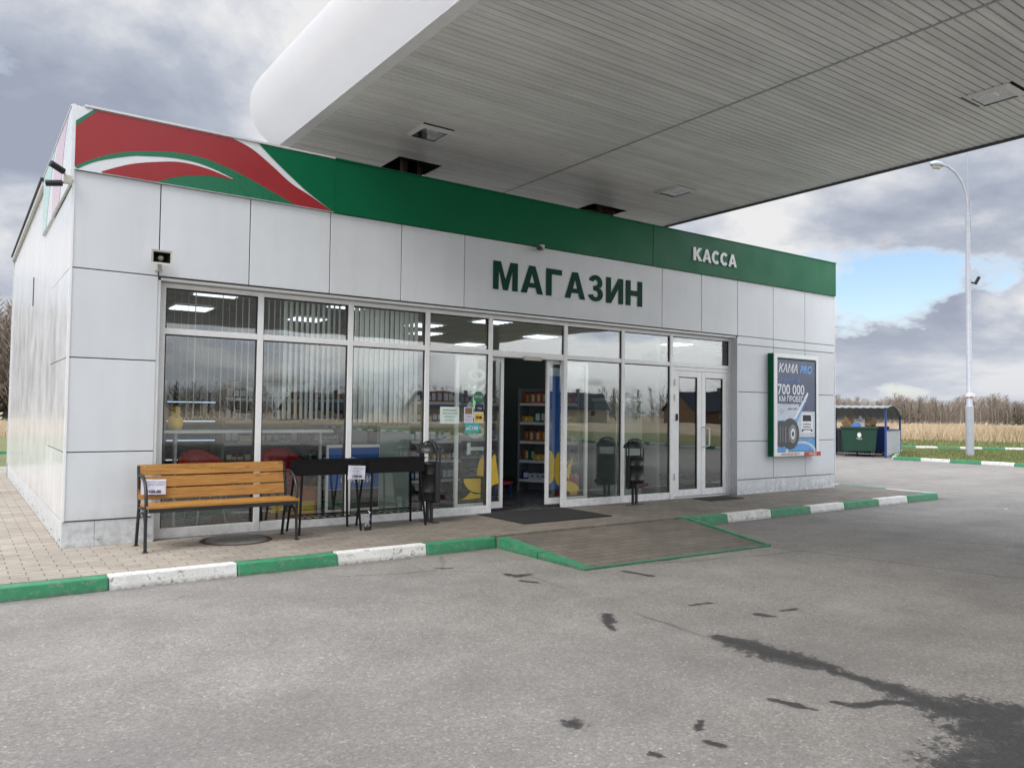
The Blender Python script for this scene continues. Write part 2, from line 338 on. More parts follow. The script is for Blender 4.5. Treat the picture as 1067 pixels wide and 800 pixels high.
class MB:
    def __init__(s): s.v = []; s.f = []; s.mi = []; s.mats = []; s.sm = []
    def _m(s, m):
        m = M[m] if isinstance(m, str) else m
        if m not in s.mats: s.mats.append(m)
        return s.mats.index(m)
    def add(s, vs, fs, m, smooth=False):
        o = len(s.v); k = s._m(m); s.v += [tuple(v) for v in vs]
        for f in fs: s.f.append(tuple(i + o for i in f)); s.mi.append(k); s.sm.append(smooth)
        return s
    def box(s, x0, x1, y0, y1, z0, z1, m, T=None):
        vs = [(x, y, z) for x in (x0, x1) for y in (y0, y1) for z in (z0, z1)]
        if T is not None: vs = [tuple(T @ Vector(v)) for v in vs]
        return s.add(vs, [(0, 1, 3, 2), (4, 6, 7, 5), (0, 4, 5, 1), (2, 3, 7, 6), (0, 2, 6, 4), (1, 5, 7, 3)], m)
    def quad(s, pts, m): return s.add(pts, [tuple(range(len(pts)))], m)
    def bar(s, a, b, w, m, h=None, up=(0, 0, 1)):
        a, b = Vector(a), Vector(b); h = h or w; d = (b - a).normalized(); u = Vector(up)
        if abs(d.dot(u)) > .97: u = Vector((0, 1, 0))
        r = d.cross(u).normalized(); u = r.cross(d)
        vs = [p + r * i * w / 2 + u * j * h / 2 for p in (a, b) for i, j in ((-1, -1), (1, -1), (1, 1), (-1, 1))]
        return s.add(vs, [(3, 2, 1, 0), (4, 5, 6, 7), (0, 1, 5, 4), (1, 2, 6, 5), (2, 3, 7, 6), (3, 0, 4, 7)], m)
    def tube(s, pts, r, m, n=10, caps=True):
        pts = [Vector(p) for p in pts]; rs = r if isinstance(r, (list, tuple)) else [r] * len(pts)
        vs = []; pr = None
        for i, p in enumerate(pts):
            d = (pts[min(i + 1, len(pts) - 1)] - pts[max(i - 1, 0)]).normalized()
            if pr is None:
                q = Vector((0, 0, 1)) if abs(d.z) < .9 else Vector((0, 1, 0)); pr = d.cross(q).normalized()
            pr = (pr - d * pr.dot(d)).normalized(); q = d.cross(pr)
            vs += [p + (pr * math.cos(2 * math.pi * k / n) + q * math.sin(2 * math.pi * k / n)) * rs[i] for k in range(n)]
        fs = [(i * n + k, i * n + (k + 1) % n, (i + 1) * n + (k + 1) % n, (i + 1) * n + k) for i in range(len(pts) - 1) for k in range(n)]
        s.add(vs, fs, m, True)
        if caps:
            s.add(vs[:n], [tuple(range(n))[::-1]], m); s.add(vs[-n:], [tuple(range(n))], m)
        return s
    def lathe(s, prof, c, m, n=24):
        c = Vector(c); vs = [c + Vector((r * math.cos(2 * math.pi * k / n), r * math.sin(2 * math.pi * k / n), z)) for r, z in prof for k in range(n)]
        fs = [(i * n + k, i * n + (k + 1) % n, (i + 1) * n + (k + 1) % n, (i + 1) * n + k) for i in range(len(prof) - 1) for k in range(n)]
        return s.add(vs, fs, m, True)
    def poly(s, pts, T, m):           # flat filled polygon(s) through the curve filler: pts = list of closed loops in 2-D
        cu = bpy.data.curves.new('p', 'CURVE'); cu.dimensions = '2D'; cu.fill_mode = 'BOTH'
        for loop in pts:
            sp = cu.splines.new('POLY'); sp.points.add(len(loop) - 1); sp.use_cyclic_u = True
            for q, (x, y) in zip(sp.points, loop): q.co = (x, y, 0, 1)
        ob = bpy.data.objects.new('p', cu); col.objects.link(ob); bpy.context.view_layer.update()
        me = bpy.data.meshes.new_from_object(ob.evaluated_get(bpy.context.evaluated_depsgraph_get()))
        vs = [T @ v.co for v in me.vertices]; fs = [tuple(p.vertices) for p in me.polygons]
        bpy.data.objects.remove(ob); bpy.data.meshes.remove(me); bpy.data.curves.remove(cu)
        return s.add(vs, fs, m)
    def slab(s, loops, T, thick, m):  # extruded version of poly: front face at T z=0, sides back by thick
        s.poly(loops, T, m)
        for loop in loops:
            n = len(loop); vs = [T @ Vector((x, y, 0)) for x, y in loop] + [T @ Vector((x, y, -thick)) for x, y in loop]
            s.add(vs, [(i, (i + 1) % n, (i + 1) % n + n, i + n) for i in range(n)], m)
        return s
    def text(s, st, size, T, m, align='LEFT', offset=0.0, shear=0.0, sx=1.0):
        vs, fs = text_geo(st, size, align, offset, shear)
        return s.add([T @ Vector((v[0] * sx, v[1], 0)) for v in vs], fs, m)
    def build(s, name, parent=None, loc=None, bevel=0.0):
        me = bpy.data.meshes.new(name); me.from_pydata(s.v, [], s.f)
        for m in s.mats: me.materials.append(m)
        me.polygons.foreach_set('material_index', s.mi); me.polygons.foreach_set('use_smooth', s.sm); me.update()
        o = bpy.data.objects.new(name, me); col.objects.link(o)
        if parent: o.parent = parent
        if loc: o.location = loc
        if bevel:
            b = o.modifiers.new('bevel', 'BEVEL'); b.width = bevel; b.segments = 2; b.limit_method = 'ANGLE'; b.angle_limit = R(40)
        return o
def tag(o, label=None, cat=None, group=None, kind=None):
    for k, v in (('label', label), ('category', cat), ('group', group), ('kind', kind)):
        if v: o[k] = v
    return o
def empty(name, loc, label, cat, rz=0, group=None):
    o = bpy.data.objects.new(name, None); col.objects.link(o); o.location = loc; o.rotation_euler.z = rz
    o.empty_display_size = .2
    return tag(o, label, cat, group)
def copy_tree(o, parent=None):
    c = o.copy(); col.objects.link(c)
    if parent: c.parent = parent
    for ch in [x for x in bpy.data.objects if x.parent == o]: copy_tree(ch, c)
    return c
def XZ(y, x=0, z=0):   # 2-D (x,y) -> world X,Z on the plane Y=y, seen from -Y
    return Matrix(((1, 0, 0, x), (0, 0, -1, y), (0, 1, 0, z), (0, 0, 0, 1)))
def arc(cx, cy, rx, ry, a0, a1, n=10):
    return [(cx + rx * math.cos(R(a0 + (a1 - a0) * i / n)), cy + ry * math.sin(R(a0 + (a1 - a0) * i / n))) for i in range(n + 1)]

# ------------------------------------------------------------------ ground
def structure(o): o['kind'] = 'structure'; return o
g = MB(); g.quad([(-3000, -3000, -.03), (3000, -3000, -.03), (3000, 3000, -.03), (-3000, 3000, -.03)], 'field')
structure(g.build('ground'))

# asphalt forecourt: fine grid where the stains lie, 'wet' attribute per vertex
fx = np.concatenate([np.arange(-6, 1.4, .2), np.arange(1.4, 5.9, .025), np.arange(5.9, 16, .25)]); fy = np.concatenate([np.arange(-12, -8.1, .2), np.arange(-8.1, -2.3, .025), np.arange(-2.3, -1.6, .2)])
xs = np.concatenate([[-90, -40, -20, -12], fx, [18, 22, 28, 36, 40, 44]]); ys = np.concatenate([[-75, -50, -30, -18], fy, [0, 2, 6, 10, 14, 21, 24.5]])
XX, YY = np.meshgrid(xs, ys); nx, ny = len(xs), len(ys)
def seg(ax, ay, bx, by, r0, r1):
    dx, dy = bx - ax, by - ay; t = np.clip(((XX - ax) * dx + (YY - ay) * dy) / (dx * dx + dy * dy + 1e-9), 0, 1)
    d = np.hypot(XX - ax - t * dx, YY - ay - t * dy); r = (r0 + (r1 - r0) * t) * 1.35 + .010
    return np.clip(1.0 - .62 * d / r, 0, 1)
wet = np.zeros_like(XX)
segs = [(3.58, -5.68, 3.6, -5.91, 0.05, 0.13), (3.6, -5.91, 3.58, -6.16, 0.13, 0.14), (3.58, -6.16, 3.61, -6.4, 0.14, 0.12), (3.61, -6.4, 3.65, -6.55, 0.12, 0.07), (3.58, -6.61, 3.61, -6.76, 0.04, 0.05), (3.61, -6.76, 3.6, -6.95, 0.05, 0.09), (3.6, -6.95, 3.57, -7.14, 0.09, 0.12), (3.57, -7.14, 3.54, -7.31, 0.12, 0.15), (3.54, -7.31, 3.59, -7.46, 0.15, 0.13), (3.59, -7.46, 3.69, -7.56, 0.13, 0.1), (3.69, -7.56, 3.87, -7.57, 0.1, 0.08), (3.51, -7.33, 3.5, -7.2, 0.06, 0.05), (3.5, -7.2, 3.39, -7.09, 0.05, 0.03), (3.39, -7.09, 3.15, -7.0, 0.03, 0.035), (3.15, -7.0, 3.11, -6.91, 0.035, 0.015), (3.51, -7.80, 3.27, -7.80, 0.22, 0.25), (3.27, -7.82, 3.04, -7.80, 0.25, 0.25), (3.04, -7.80, 2.83, -7.80, 0.25, 0.22), (2.83, -7.80, 2.62, -7.78, 0.22, 0.14), (3.63, -7.57, 3.36, -7.61, 0.12, 0.2), (2.84, -6.67, 2.87, -6.74, 0.015, 0.03), (2.87, -6.74, 2.89, -6.83, 0.03, 0.03), (2.89, -6.83, 2.92, -6.92, 0.03, 0.01), (3.56, -3.07, 3.6, -3.21, 0.03, 0.06), (3.6, -3.21, 3.75, -3.2, 0.06, 0.03), (3.51, -3.41, 3.58, -3.55, 0.03, 0.02), (3.34, -4.78, 3.2, -4.97, 0.035, 0.04), (3.2, -4.9, 3.08, -5.14, 0.02, 0.02), (4.37, -5.45, 4.42, -5.55, 0.04, 0.03), (4.64, -5.48, 4.8, -5.51, 0.02, 0.02), (2.09, -6.86, 2.12, -6.94, 0.012, 0.02), (1.77, -6.81, 1.79, -6.86, 0.02, 0.01), (2.28, -6.67, 2.18, -6.74, 0.01, 0.015), (1.7, -6.32, 1.7, -6.34, 0.05, 0.05), (3.12, -2.45, 3.24, -2.53, 0.02, 0.02), (4.73, -3.92, 4.66, -3.6, 0.03, 0.03), (4.82, -3.28, 5.6, -3.38, 0.05, 0.05), (4.15, -4.94, 4.35, -4.98, 0.015, 0.015), (0.29, -2.81, 0.3, -2.85, 0.02, 0.02), (3.67, -7.43, 3.7, -7.49, 0.2, 0.2)]
for a in segs: wet = np.maximum(wet, seg(*a))
vs = np.stack([XX, YY, np.zeros_like(XX)], -1).reshape(-1, 3)
ii = np.arange(nx * ny).reshape(ny, nx)
fs = np.stack([ii[:-1, :-1], ii[:-1, 1:], ii[1:, 1:], ii[1:, :-1]], -1).reshape(-1, 4)
me = bpy.data.meshes.new('forecourt_asphalt'); me.from_pydata(vs.tolist(), [], fs.tolist())
at = me.attributes.new('wet', 'FLOAT', 'POINT'); at.data.foreach_set('value', wet.reshape(-1).astype(np.float32))
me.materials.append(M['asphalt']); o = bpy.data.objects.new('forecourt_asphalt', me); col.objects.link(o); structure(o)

# paved apron on which the shop stands
pv = MB()
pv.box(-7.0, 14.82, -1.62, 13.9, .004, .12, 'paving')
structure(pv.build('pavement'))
# ramp in front of the doors
rp = MB()
a, b_ = 4.47, 7.36
vs = [(a, -1.75, .121), (7.58, -1.75, .121), (7.20, -3.38, .016), (a, -3.30, .016), (a, -1.75, .0), (7.58, -1.75, 0), (7.20, -3.38, 0), (a, -3.30, 0)]
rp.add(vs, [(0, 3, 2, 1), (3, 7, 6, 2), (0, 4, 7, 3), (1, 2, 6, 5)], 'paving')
# worn green painted edges of the ramp
def strip(p0, p1, w, z0, z1):
    p0, p1 = Vector(p0), Vector(p1); d = (p1 - p0).normalized(); n = Vector((-d.y, d.x)) * w / 2
    vs = [(*(p0 - n), 0), (*(p0 + n), 0), (*(p1 + n), 0), (*(p1 - n), 0), (*(p0 - n), z0), (*(p0 + n), z0), (*(p1 + n), z1), (*(p1 - n), z1)]
    rp.add(vs, [(0, 3, 2, 1), (4, 5, 6, 7), (0, 1, 5, 4), (1, 2, 6, 5), (2, 3, 7, 6), (3, 0, 4, 7)], 'kerb_green')
strip((4.39, -1.80), (4.39, -2.58), .15, .128, .072); strip((4.39, -2.60), (4.39, -3.34), .15, .070, .020)
strip((4.32, -3.345), (7.24, -3.43), .055, .020, .020)
strip((7.25, -3.44), (7.64, -1.80), .05, .024, .128)
structure(rp.build('ramp'))

def kerb(name, pts, first='kerb_green', w=.16, h=.125, seglen=1.04, marks=None, z=0):
    """painted kerb stones along a polyline, alternate colours; w to the left of travel"""
    k = MB(); cols = ['kerb_green', 'kerb_white']; ci = cols.index(first)
    for a, b in zip(pts[:-1], pts[1:]):
        a, b = Vector(a), Vector(b); L = (b - a).length; d = (b - a) / L; nrm = Vector((-d.y, d.x))
        cuts = [0] + [c for c in (marks or list(np.arange(seglen, L - .2, seglen)))] + [L]
        for c0, c1 in zip(cuts[:-1], cuts[1:]):
            p0 = a + d * (c0 + .003); p1 = a + d * (c1 - .003); hh = h + random.uniform(-.008, .006); of = random.uniform(-.011, .011)
            v = []
            for p in (p0, p1):
                v += [(*(p + nrm * of), z), (*(p + nrm * (of + .022)), z + hh), (*(p + nrm * w), z + hh - .002), (*(p + nrm * w), z)]
            k.add(v, [(0, 1, 2, 3), (7, 6, 5, 4), (0, 4, 5, 1), (1, 5, 6, 2), (2, 6, 7, 3)], cols[ci]); ci = 1 - ci
    return structure(k.build(name, bevel=.012))
kerb('kerb', [(-7.0, -1.78), (4.32, -1.78)], 'kerb_white', marks=[1.9, 3.0, 4.1, 5.15, 6.2, 7.19, 8.31, 9.33, 10.39])
kerb('kerb', [(7.6, -1.78), (14.84, -1.78)], 'kerb_green', marks=[.92, 1.97, 3.02, 4.02, 5.1, 6.1])
kerb('kerb', [(14.99, -1.70), (14.99, 13.9)], 'kerb_white')
kerb('kerb', [(14.9, 14.06), (-40, 14.06)][::-1], 'kerb_white', marks=list(np.arange(1, 54, 1.9)))
kerb('kerb', [(28.0, 6.3), (28.0, -62)], 'kerb_green', w=.16, h=.13)
kerb('kerb', [(28.1, 6.4), (34.0, 9.3)][::-1], 'kerb_white', h=.13)
kerb('kerb', [(36.2, 15.3), (43.0, 7.7), (60, -12)], 'kerb_green', w=.16, h=.14)
kerb('kerb', [(60, 21.0), (-60, 21.0)][::-1], 'kerb_white', h=.16, marks=list(np.arange(1, 119, 2.6)))
# planted islands
def island(pts, z=.09):
    k = MB(); n = len(pts); k.add([(x, y, z) for x, y in pts] + [(x, y, -.01) for x, y in pts], [tuple(range(n))] + [(i, i + n, (i + 1) % n + n, (i + 1) % n) for i in range(n)], 'turf')
    return structure(k.build('grass_verge'))
isl1 = [(28.16, -62), (44.5, -62), (44.5, 2.0), (41.2, 6.6), (36.6, 11.8), (34.0, 9.4), (28.2, 6.4)]
island(isl1)
isl2 = [(-60, 14.25), (14.8, 14.25), (14.8, 20.6), (-60, 20.6)]
island(isl2)
isl3 = [(43.2, 7.75), (60.2, -12), (75, -12), (70, 30), (24, 40), (-60, 40), (-60, 21.2), (31, 21.2), (36.4, 15.4)]
island(isl3, .06)

# grass blades ------------------------------------------------------------
def inside(px, py, poly):
    c = np.zeros(len(px), bool); j = len(poly) - 1
    for i in range(len(poly)):
        xi, yi = poly[i]; xj, yj = poly[j]
        m = ((yi > py) != (yj > py)) & (px < (xj - xi) * (py - yi) / (yj - yi + 1e-12) + xi); c ^= m; j = i
    return c
def blades(name, px, py, h, w, z0, material, label, cat, lean=.35):
    n = len(px); a = rng.uniform(0, 2 * np.pi, n); lx = rng.normal(0, lean, n) * h; ly = rng.normal(0, lean, n) * h
    dx, dy = np.cos(a) * w / 2, np.sin(a) * w / 2
    v = np.zeros((n, 3, 3)); v[:, 0] = np.stack([px - dx, py - dy, np.full(n, z0)], -1); v[:, 1] = np.stack([px + dx, py + dy, np.full(n, z0)], -1)
    v[:, 2] = np.stack([px + lx, py + ly, z0 + h], -1)
    me = bpy.data.meshes.new(name); me.vertices.add(n * 3); me.vertices.foreach_set('co', v.reshape(-1))
    me.loops.add(n * 3); me.loops.foreach_set('vertex_index', np.arange(n * 3, dtype=np.int32))
    me.polygons.add(n); me.polygons.foreach_set('loop_start', np.arange(0, n * 3, 3, dtype=np.int32))
    me.update(calc_edges=True); me.materials.append(M[material])
    o = bpy.data.objects.new(name, me); col.objects.link(o); return tag(o, label, cat, kind='stuff')
def scatter(poly, n, view=True):
    xs_ = [p[0] for p in poly]; ys_ = [p[1] for p in poly]
    px = rng.uniform(min(xs_), max(xs_), n); py = rng.uniform(min(ys_), max(ys_), n); k = inside(px, py, poly); return px[k], py[k]
px, py = scatter([(28.3, -6), (44, -6), (44, 2), (41, 6.5), (36.5, 11.6), (28.4, 6.4)], 60000)
blades('turf_grass', px, py, rng.uniform(.03, .10, len(px)), .03, .085, 'green_blade', 'short green grass on the verge around the lamp post', 'grass')
px, py = scatter([(43.5, 7.9), (58, -8), (74, -8), (69, 29), (36.6, 15.6)], 60000)
blades('turf_grass', px, py, rng.uniform(.04, .13, len(px)), .05, .055, 'green_blade', 'green grass behind the far painted kerb', 'grass')
# tall dry grass field to the right: wedge seen by the camera
def polar(n, a0, a1, r0, r1, pw=1.0):
    a = R(1) * rng.uniform(a0, a1, n); r = r0 + (r1 - r0) * rng.uniform(0, 1, n) ** pw
    return -0.96 + r * np.sin(a), -9.48 + r * np.cos(a)
px, py = polar(90000, 50, 76, 66, 165, 1.2)
cl = rng.uniform(.35, .8, len(px)) * (.75 + .5 * np.sin(px * .35) * np.cos(py * .27)); blades('dry_grass', px, py, cl, .10, -.03, 'dry_grass', 'tall pale dry grass in the field before the right-hand wood', 'grass', .22)
px, py = polar(26000, 55, 75, 60, 74)
cl = rng.uniform(.3, 1.15, len(px)) * (.6 + .5 * (np.sin(px * .9 + py * .5) > 0)); blades('reed_grass', px, py, cl, .05, .0, 'dry_grass', 'upright brown weeds along the near edge of the right-hand field', 'weeds', .3)
px, py = polar(16000, -4, 12, 48, 66)
blades('dry_grass', px, py, rng.uniform(.45, 1.0, len(px)), .05, -.03, 'dry_grass', 'tall dry grass beyond the left corner of the shop', 'grass', .2)

# woods --------------------------------------------------------------------
def wood_mass(name, px, py, hs, label, ntw=46, twl=1.0, z0=-.05, con=0.0, wdk=1.0):
    V = []; F = []; MI = []
    def tri(a, b, c, m): V.extend([a, b, c]); k = len(V); F.append((k - 3, k - 2, k - 1)); MI.append(m)
    for x, y, h in zip(px, py, hs):
        ux, uy = x + .96, y + 9.48; L = math.hypot(ux, uy); rx, ry = -uy / L, ux / L
        if random.random() < con:
            w = h * .16
            for k in range(46):
                t = (k / 46) ** .8; zz = z0 + h * (.12 + .86 * t); rr = w * (1 - t) + .1; a = random.uniform(0, 6.28)
                ex, ey = math.cos(a) * rr, math.sin(a) * rr
                tri((x, y, zz + h * .05), (x + ex - ey * .35, y + ey + ex * .35, zz - h * .04), (x + ex + ey * .35, y + ey - ex * .35, zz - h * .04), 2)
            continue
        tw = h * random.uniform(.008, .014); bx, by = random.gauss(0, h * .03), random.gauss(0, h * .03)
        for a0 in range(3):
            c0, s0 = math.cos(a0 * 2.09), math.sin(a0 * 2.09); c1, s1 = math.cos(a0 * 2.09 + 2.09), math.sin(a0 * 2.09 + 2.09)
            tri((x + c0 * tw, y + s0 * tw, z0), (x + c1 * tw, y + s1 * tw, z0), (x + bx, y + by, z0 + h * .95), 1)
        for k in range(ntw):
            t = random.uniform(.22, .97) if k % 4 else random.uniform(.08, .3)
            zz = z0 + h * t; cx, cy = x + bx * t, y + by * t
            a = random.uniform(0, 6.28); ll = h * random.uniform(.08, .24) * (1.15 - t) * twl + .25
            ex, ey, ez = math.cos(a) * ll, math.sin(a) * ll, ll * random.uniform(.5, 1.5)
            wd = random.uniform(.012, .03) * h * .45 * wdk
            tri((cx, cy, zz), (cx + rx * wd, cy + ry * wd, zz + wd), (cx + ex, cy + ey, min(zz + ez, z0 + h * 1.04)), 0)
            qx, qy, qz = cx + ex * .6, cy + ey * .6, zz + ez * .55; a2 = a + random.uniform(-1, 1)
            tri((qx, qy, qz), (qx + rx * wd, qy + ry * wd, qz), (qx + math.cos(a2) * ll * .6, qy + math.sin(a2) * ll * .6, min(qz + ll * .7, z0 + h * 1.05)), 0)
    me = bpy.data.meshes.new(name); me.from_pydata(V, [], F)
    for m in ('twig', 'trunk', 'conifer'): me.materials.append(M[m])
    me.polygons.foreach_set('material_index', MI); me.update()
    o = bpy.data.objects.new(name, me); col.objects.link(o); return tag(o, label, 'wood', kind='stuff')
n = 1500; ang = rng.uniform(49, 78, n); d = 168 + rng.uniform(0, 1, n) ** 1.4 * 34
hh = (4.9 + .7 * np.sin(ang * .9) * np.sin(ang * 2.3 + 1)) * rng.uniform(.8, 1.12, n) * (d / 170) * 1.03 * np.where(ang > 72, .9, 1)
wood_mass('distant_wood', -.96 + d * np.sin(np.radians(ang)), -9.48 + d * np.cos(np.radians(ang)), hh, 'leafless brown wood along the horizon right of the shop', 90, con=.02, wdk=.5)
n = 130; ang = rng.uniform(-6, 10, n); d = rng.uniform(66, 92, n)
wood_mass('bare_wood', -.96 + d * np.sin(np.radians(ang)), -9.48 + d * np.cos(np.radians(ang)), rng.uniform(7.5, 10.8, n) * d / 76, 'tall leafless trees past the left corner of the shop', 150, 1.3, con=.12)
n = 650; ang = rng.uniform(95, 190, n); d = rng.uniform(150, 190, n)
wood_mass('wood_across_road', -.96 + d * np.sin(np.radians(ang)), -9.48 + d * np.cos(np.radians(ang)), rng.uniform(5, 8.5, n), 'wood across the road, mirrored in the shop windows', 40, con=.06)

# houses across the road, seen only mirrored in the glass
def house(x, y, w, dpt, h, rh, rz, wallm, label):
    t = empty('house', (x, y, 0), label, 'house', rz)
    b = MB(); b.box(-w / 2, w / 2, -dpt / 2, dpt / 2, -.02, h, wallm)
    b.add([(-w / 2, -dpt / 2, h), (-w / 2, dpt / 2, h), (-w / 2, 0, h + rh)], [(0, 1, 2)], wallm)
    b.add([(w / 2, -dpt / 2, h), (w / 2, dpt / 2, h), (w / 2, 0, h + rh)], [(0, 2, 1)], wallm); b.build('wall', t)
    r = MB(); e = .5
    for s in (-1, 1):
        r.add([(-w / 2 - e, s * (dpt / 2 + e), h - e * rh / (dpt / 2) + .02), (w / 2 + e, s * (dpt / 2 + e), h - e * rh / (dpt / 2) + .02), (w / 2 + e, 0, h + rh + .02), (-w / 2 - e, 0, h + rh + .02),
               (-w / 2 - e, s * (dpt / 2 + e), h - e * rh / (dpt / 2) + .2), (w / 2 + e, s * (dpt / 2 + e), h - e * rh / (dpt / 2) + .2), (w / 2 + e, 0, h + rh + .2), (-w / 2 - e, 0, h + rh + .2)],
              [(0, 1, 2, 3), (7, 6, 5, 4), (0, 4, 5, 1), (0, 3, 7, 4), (1, 5, 6, 2)], 'dark_roof')
    ro = r.build('roof', t); c = MB(); c.box(w * .2, w * .2 + .7, -.3, .4, h + rh * .6, h + rh + .9, 'brown_wall'); c.build('chimney', ro)
    for i in range(3):
        fx_ = -w / 2 + w * (i + .5) / 3
        for s in (-1, 1):
            f = MB(); f.box(fx_ - .6, fx_ + .6, s * (dpt / 2 + .02) - .04, s * (dpt / 2 + .02) + .04, 1.0, 2.3, 'frame'); fo = f.build('window', t)
            p = MB(); p.box(fx_ - .5, fx_ + .5, s * (dpt / 2 + .07) - .012, s * (dpt / 2 + .07) + .012, 1.1, 2.2, 'rubber'); p.build('pane', fo)
house(98, -112, 16, 11, 2.6, 3.0, .5, 'cream_wall', 'cream house with dark gabled roof mirrored in the right-hand panes')
house(118, -92, 13, 10, 2.6, 3.4, .2, 'brown_wall', 'brown timber house with dark gabled roof beside the cream one')
house(64, -152, 15, 10, 2.4, 3.0, -.2, 'brown_wall', 'brown timber house standing alone farther along the road')
house(76, -118, 14, 11, 2.4, 2.8, .1, 'cream_wall', 'low cream house between the two brown timber houses')

# ------------------------------------------------------------------ shop building
W, D, HT, HB = 14.15, 10.45, 4.86, 4.15
shop = empty('shop_building', (W / 2, D / 2, .12), 'long white-panelled filling station shop with green and red roof band', 'building')
OFF = Vector((-W / 2, -D / 2, -.12))
def part(mb, name, parent=shop, bevel=0.0):
    o = mb.build(name, parent, bevel=bevel)
    if parent is shop: o.location = OFF
    return o
# core walls (dark behind the seams)
w = MB()
w.box(.02, .90, .03, .30, .12, 4.80, 'seam'); w.box(10.99, 14.13, .03, .30, .12, 4.80, 'seam')
w.box(.905, 10.985, .03, .30, 3.10, 4.80, 'seam')
w.box(.02, .30, .31, D - .02, .12, 4.78, 'seam'); w.box(13.85, 14.13, .31, D - .02, .12, 4.78, 'seam'); w.box(.31, 13.84, D - .3, D - .02, .12, 4.78, 'seam')
part(w, 'wall')
# front cladding
cl = MB(); g_ = .006
def pan(x0, x1, z0, z1, y0=0.0, y1=.028, m='panel'): cl.box(x0 + g_, x1 - g_, y0, y1, z0 + g_, z1 - g_, m)
X = [0.0, .87, 1.88, 2.90, 3.92, 4.93]
for a, b in zip(X[:-1], X[1:]): pan(a, b, 3.10, HB)
pan(4.93, 8.96, 3.10, HB)
X2 = [8.96, 9.97, 10.98, 12.06, 13.10, W]
for a, b in zip(X2[:-1], X2[1:]): pan(a, b, 3.10, HB)
for a, b in ((.40, 1.13), (1.13, 2.14), (2.14, 3.10)): pan(0, .87, a, b)
for a, b in zip(X2[2:-1], X2[3:]):
    for c, d_ in ((.40, 1.12), (1.12, 2.05), (2.05, 2.94), (2.94, 3.10)):
        pan(a, b, c, d_)
part(cl, 'front_cladding', bevel=.004)
pl = MB()
pl.box(-.006, .30, .012, .03, .121, .392, 'panel'); pl.box(.304, .885, .012, .03, .121, .392, 'panel')
for a, b in ((10.99, 11.9), (11.904, 12.5), (12.504, 13.3), (13.304, 14.0), (14.004, 14.15)): pl.box(a, b, .012, .03, .121, .392, 'panel')
pf_ = part(pl, 'plinth')
for x_ in (.34, .84, 11.1, 11.8, 12.0, 13.2, 13.4, 13.95):
    k = MB(); k.lathe([(.0, .0), (.008, .0), (.008, .004), (0, .004)], (x_, .009, .19), 'seam', 6); k.build('screw', pf_)
pl = MB()
for a, b in ((0.03, 2.2), (2.2, 4.6), (4.6, 7.2), (7.2, 10.4)): pl.box(.0, .02, a + .003, b - .003, .121, .392, 'panel')
pf_ = part(pl, 'plinth')
for y_ in np.arange(.2, 10.3, .9): k = MB(); k.box(-.006, -.0005, y_, y_ + .015, .18, .195, 'seam'); k.build('screw', pf_)
# side cladding: jointed panels by the corner, tall plain sheets farther back
sd = MB()
for a, b in ((.03, .62), (.62, 1.25), (1.25, 1.95)):
    for c, d_ in ((.40, 1.13), (1.13, 2.14), (2.14, 3.10)): sd.box(-.004, .018, a + .003, b - .003, c + .006, d_ - .006, 'panel_gloss')
sd.box(-.004, .018, .03, .62, 3.106, 3.99, 'panel_gloss'); sd.box(-.002, .018, .626, 1.95, 3.106, 3.99, 'panel_gloss')
for a, b in zip(np.linspace(1.955, D, 9)[:-1], np.linspace(1.955, D, 9)[1:]): sd.box(.0, .018, a + .003, b - .003, .40, 4.72, 'panel_gloss')
part(sd, 'side_cladding')
sv = MB()
sv.box(-.012, .002, 4.9, 4.94, 3.2, 3.65, 'seam'); part(sv, 'vent')
sr = MB()
for a, b in ((.03, 3.4), (3.4, 7.0), (7.0, D)): sr.box(14.132, 14.15, a + .003, b - .003, .40, 4.72, 'panel')
part(sr, 'far_side_cladding')
for c_ in ((-.012, .012, -.008, .026, .40, HB, 'frame'), (14.138, 14.158, -.008, .026, .40, HB, 'frame'), (-.02, .02, D, D + .05, .12, 4.8, 'panel')): ct = MB(); ct.box(*c_); part(ct, 'corner_trim')
# roof, eaves rail
rf = MB(); rf.box(.35, 13.8, .31, D - .31, 4.30, 4.42, 'concrete'); part(rf, 'roof')
er = MB(); er.box(-.05, .03, 3.35, D + .02, 4.74, 4.80, 'alu'); er.box(-.07, -.02, 3.35, D + .02, 4.83, 4.86, 'rubber'); er.box(14.12, 14.2, 1.0, D, 4.74, 4.80, 'alu'); er.box(0, 14.15, D - .05, D + .03, 4.74, 4.80, 'alu')
part(er, 'eaves_rail')
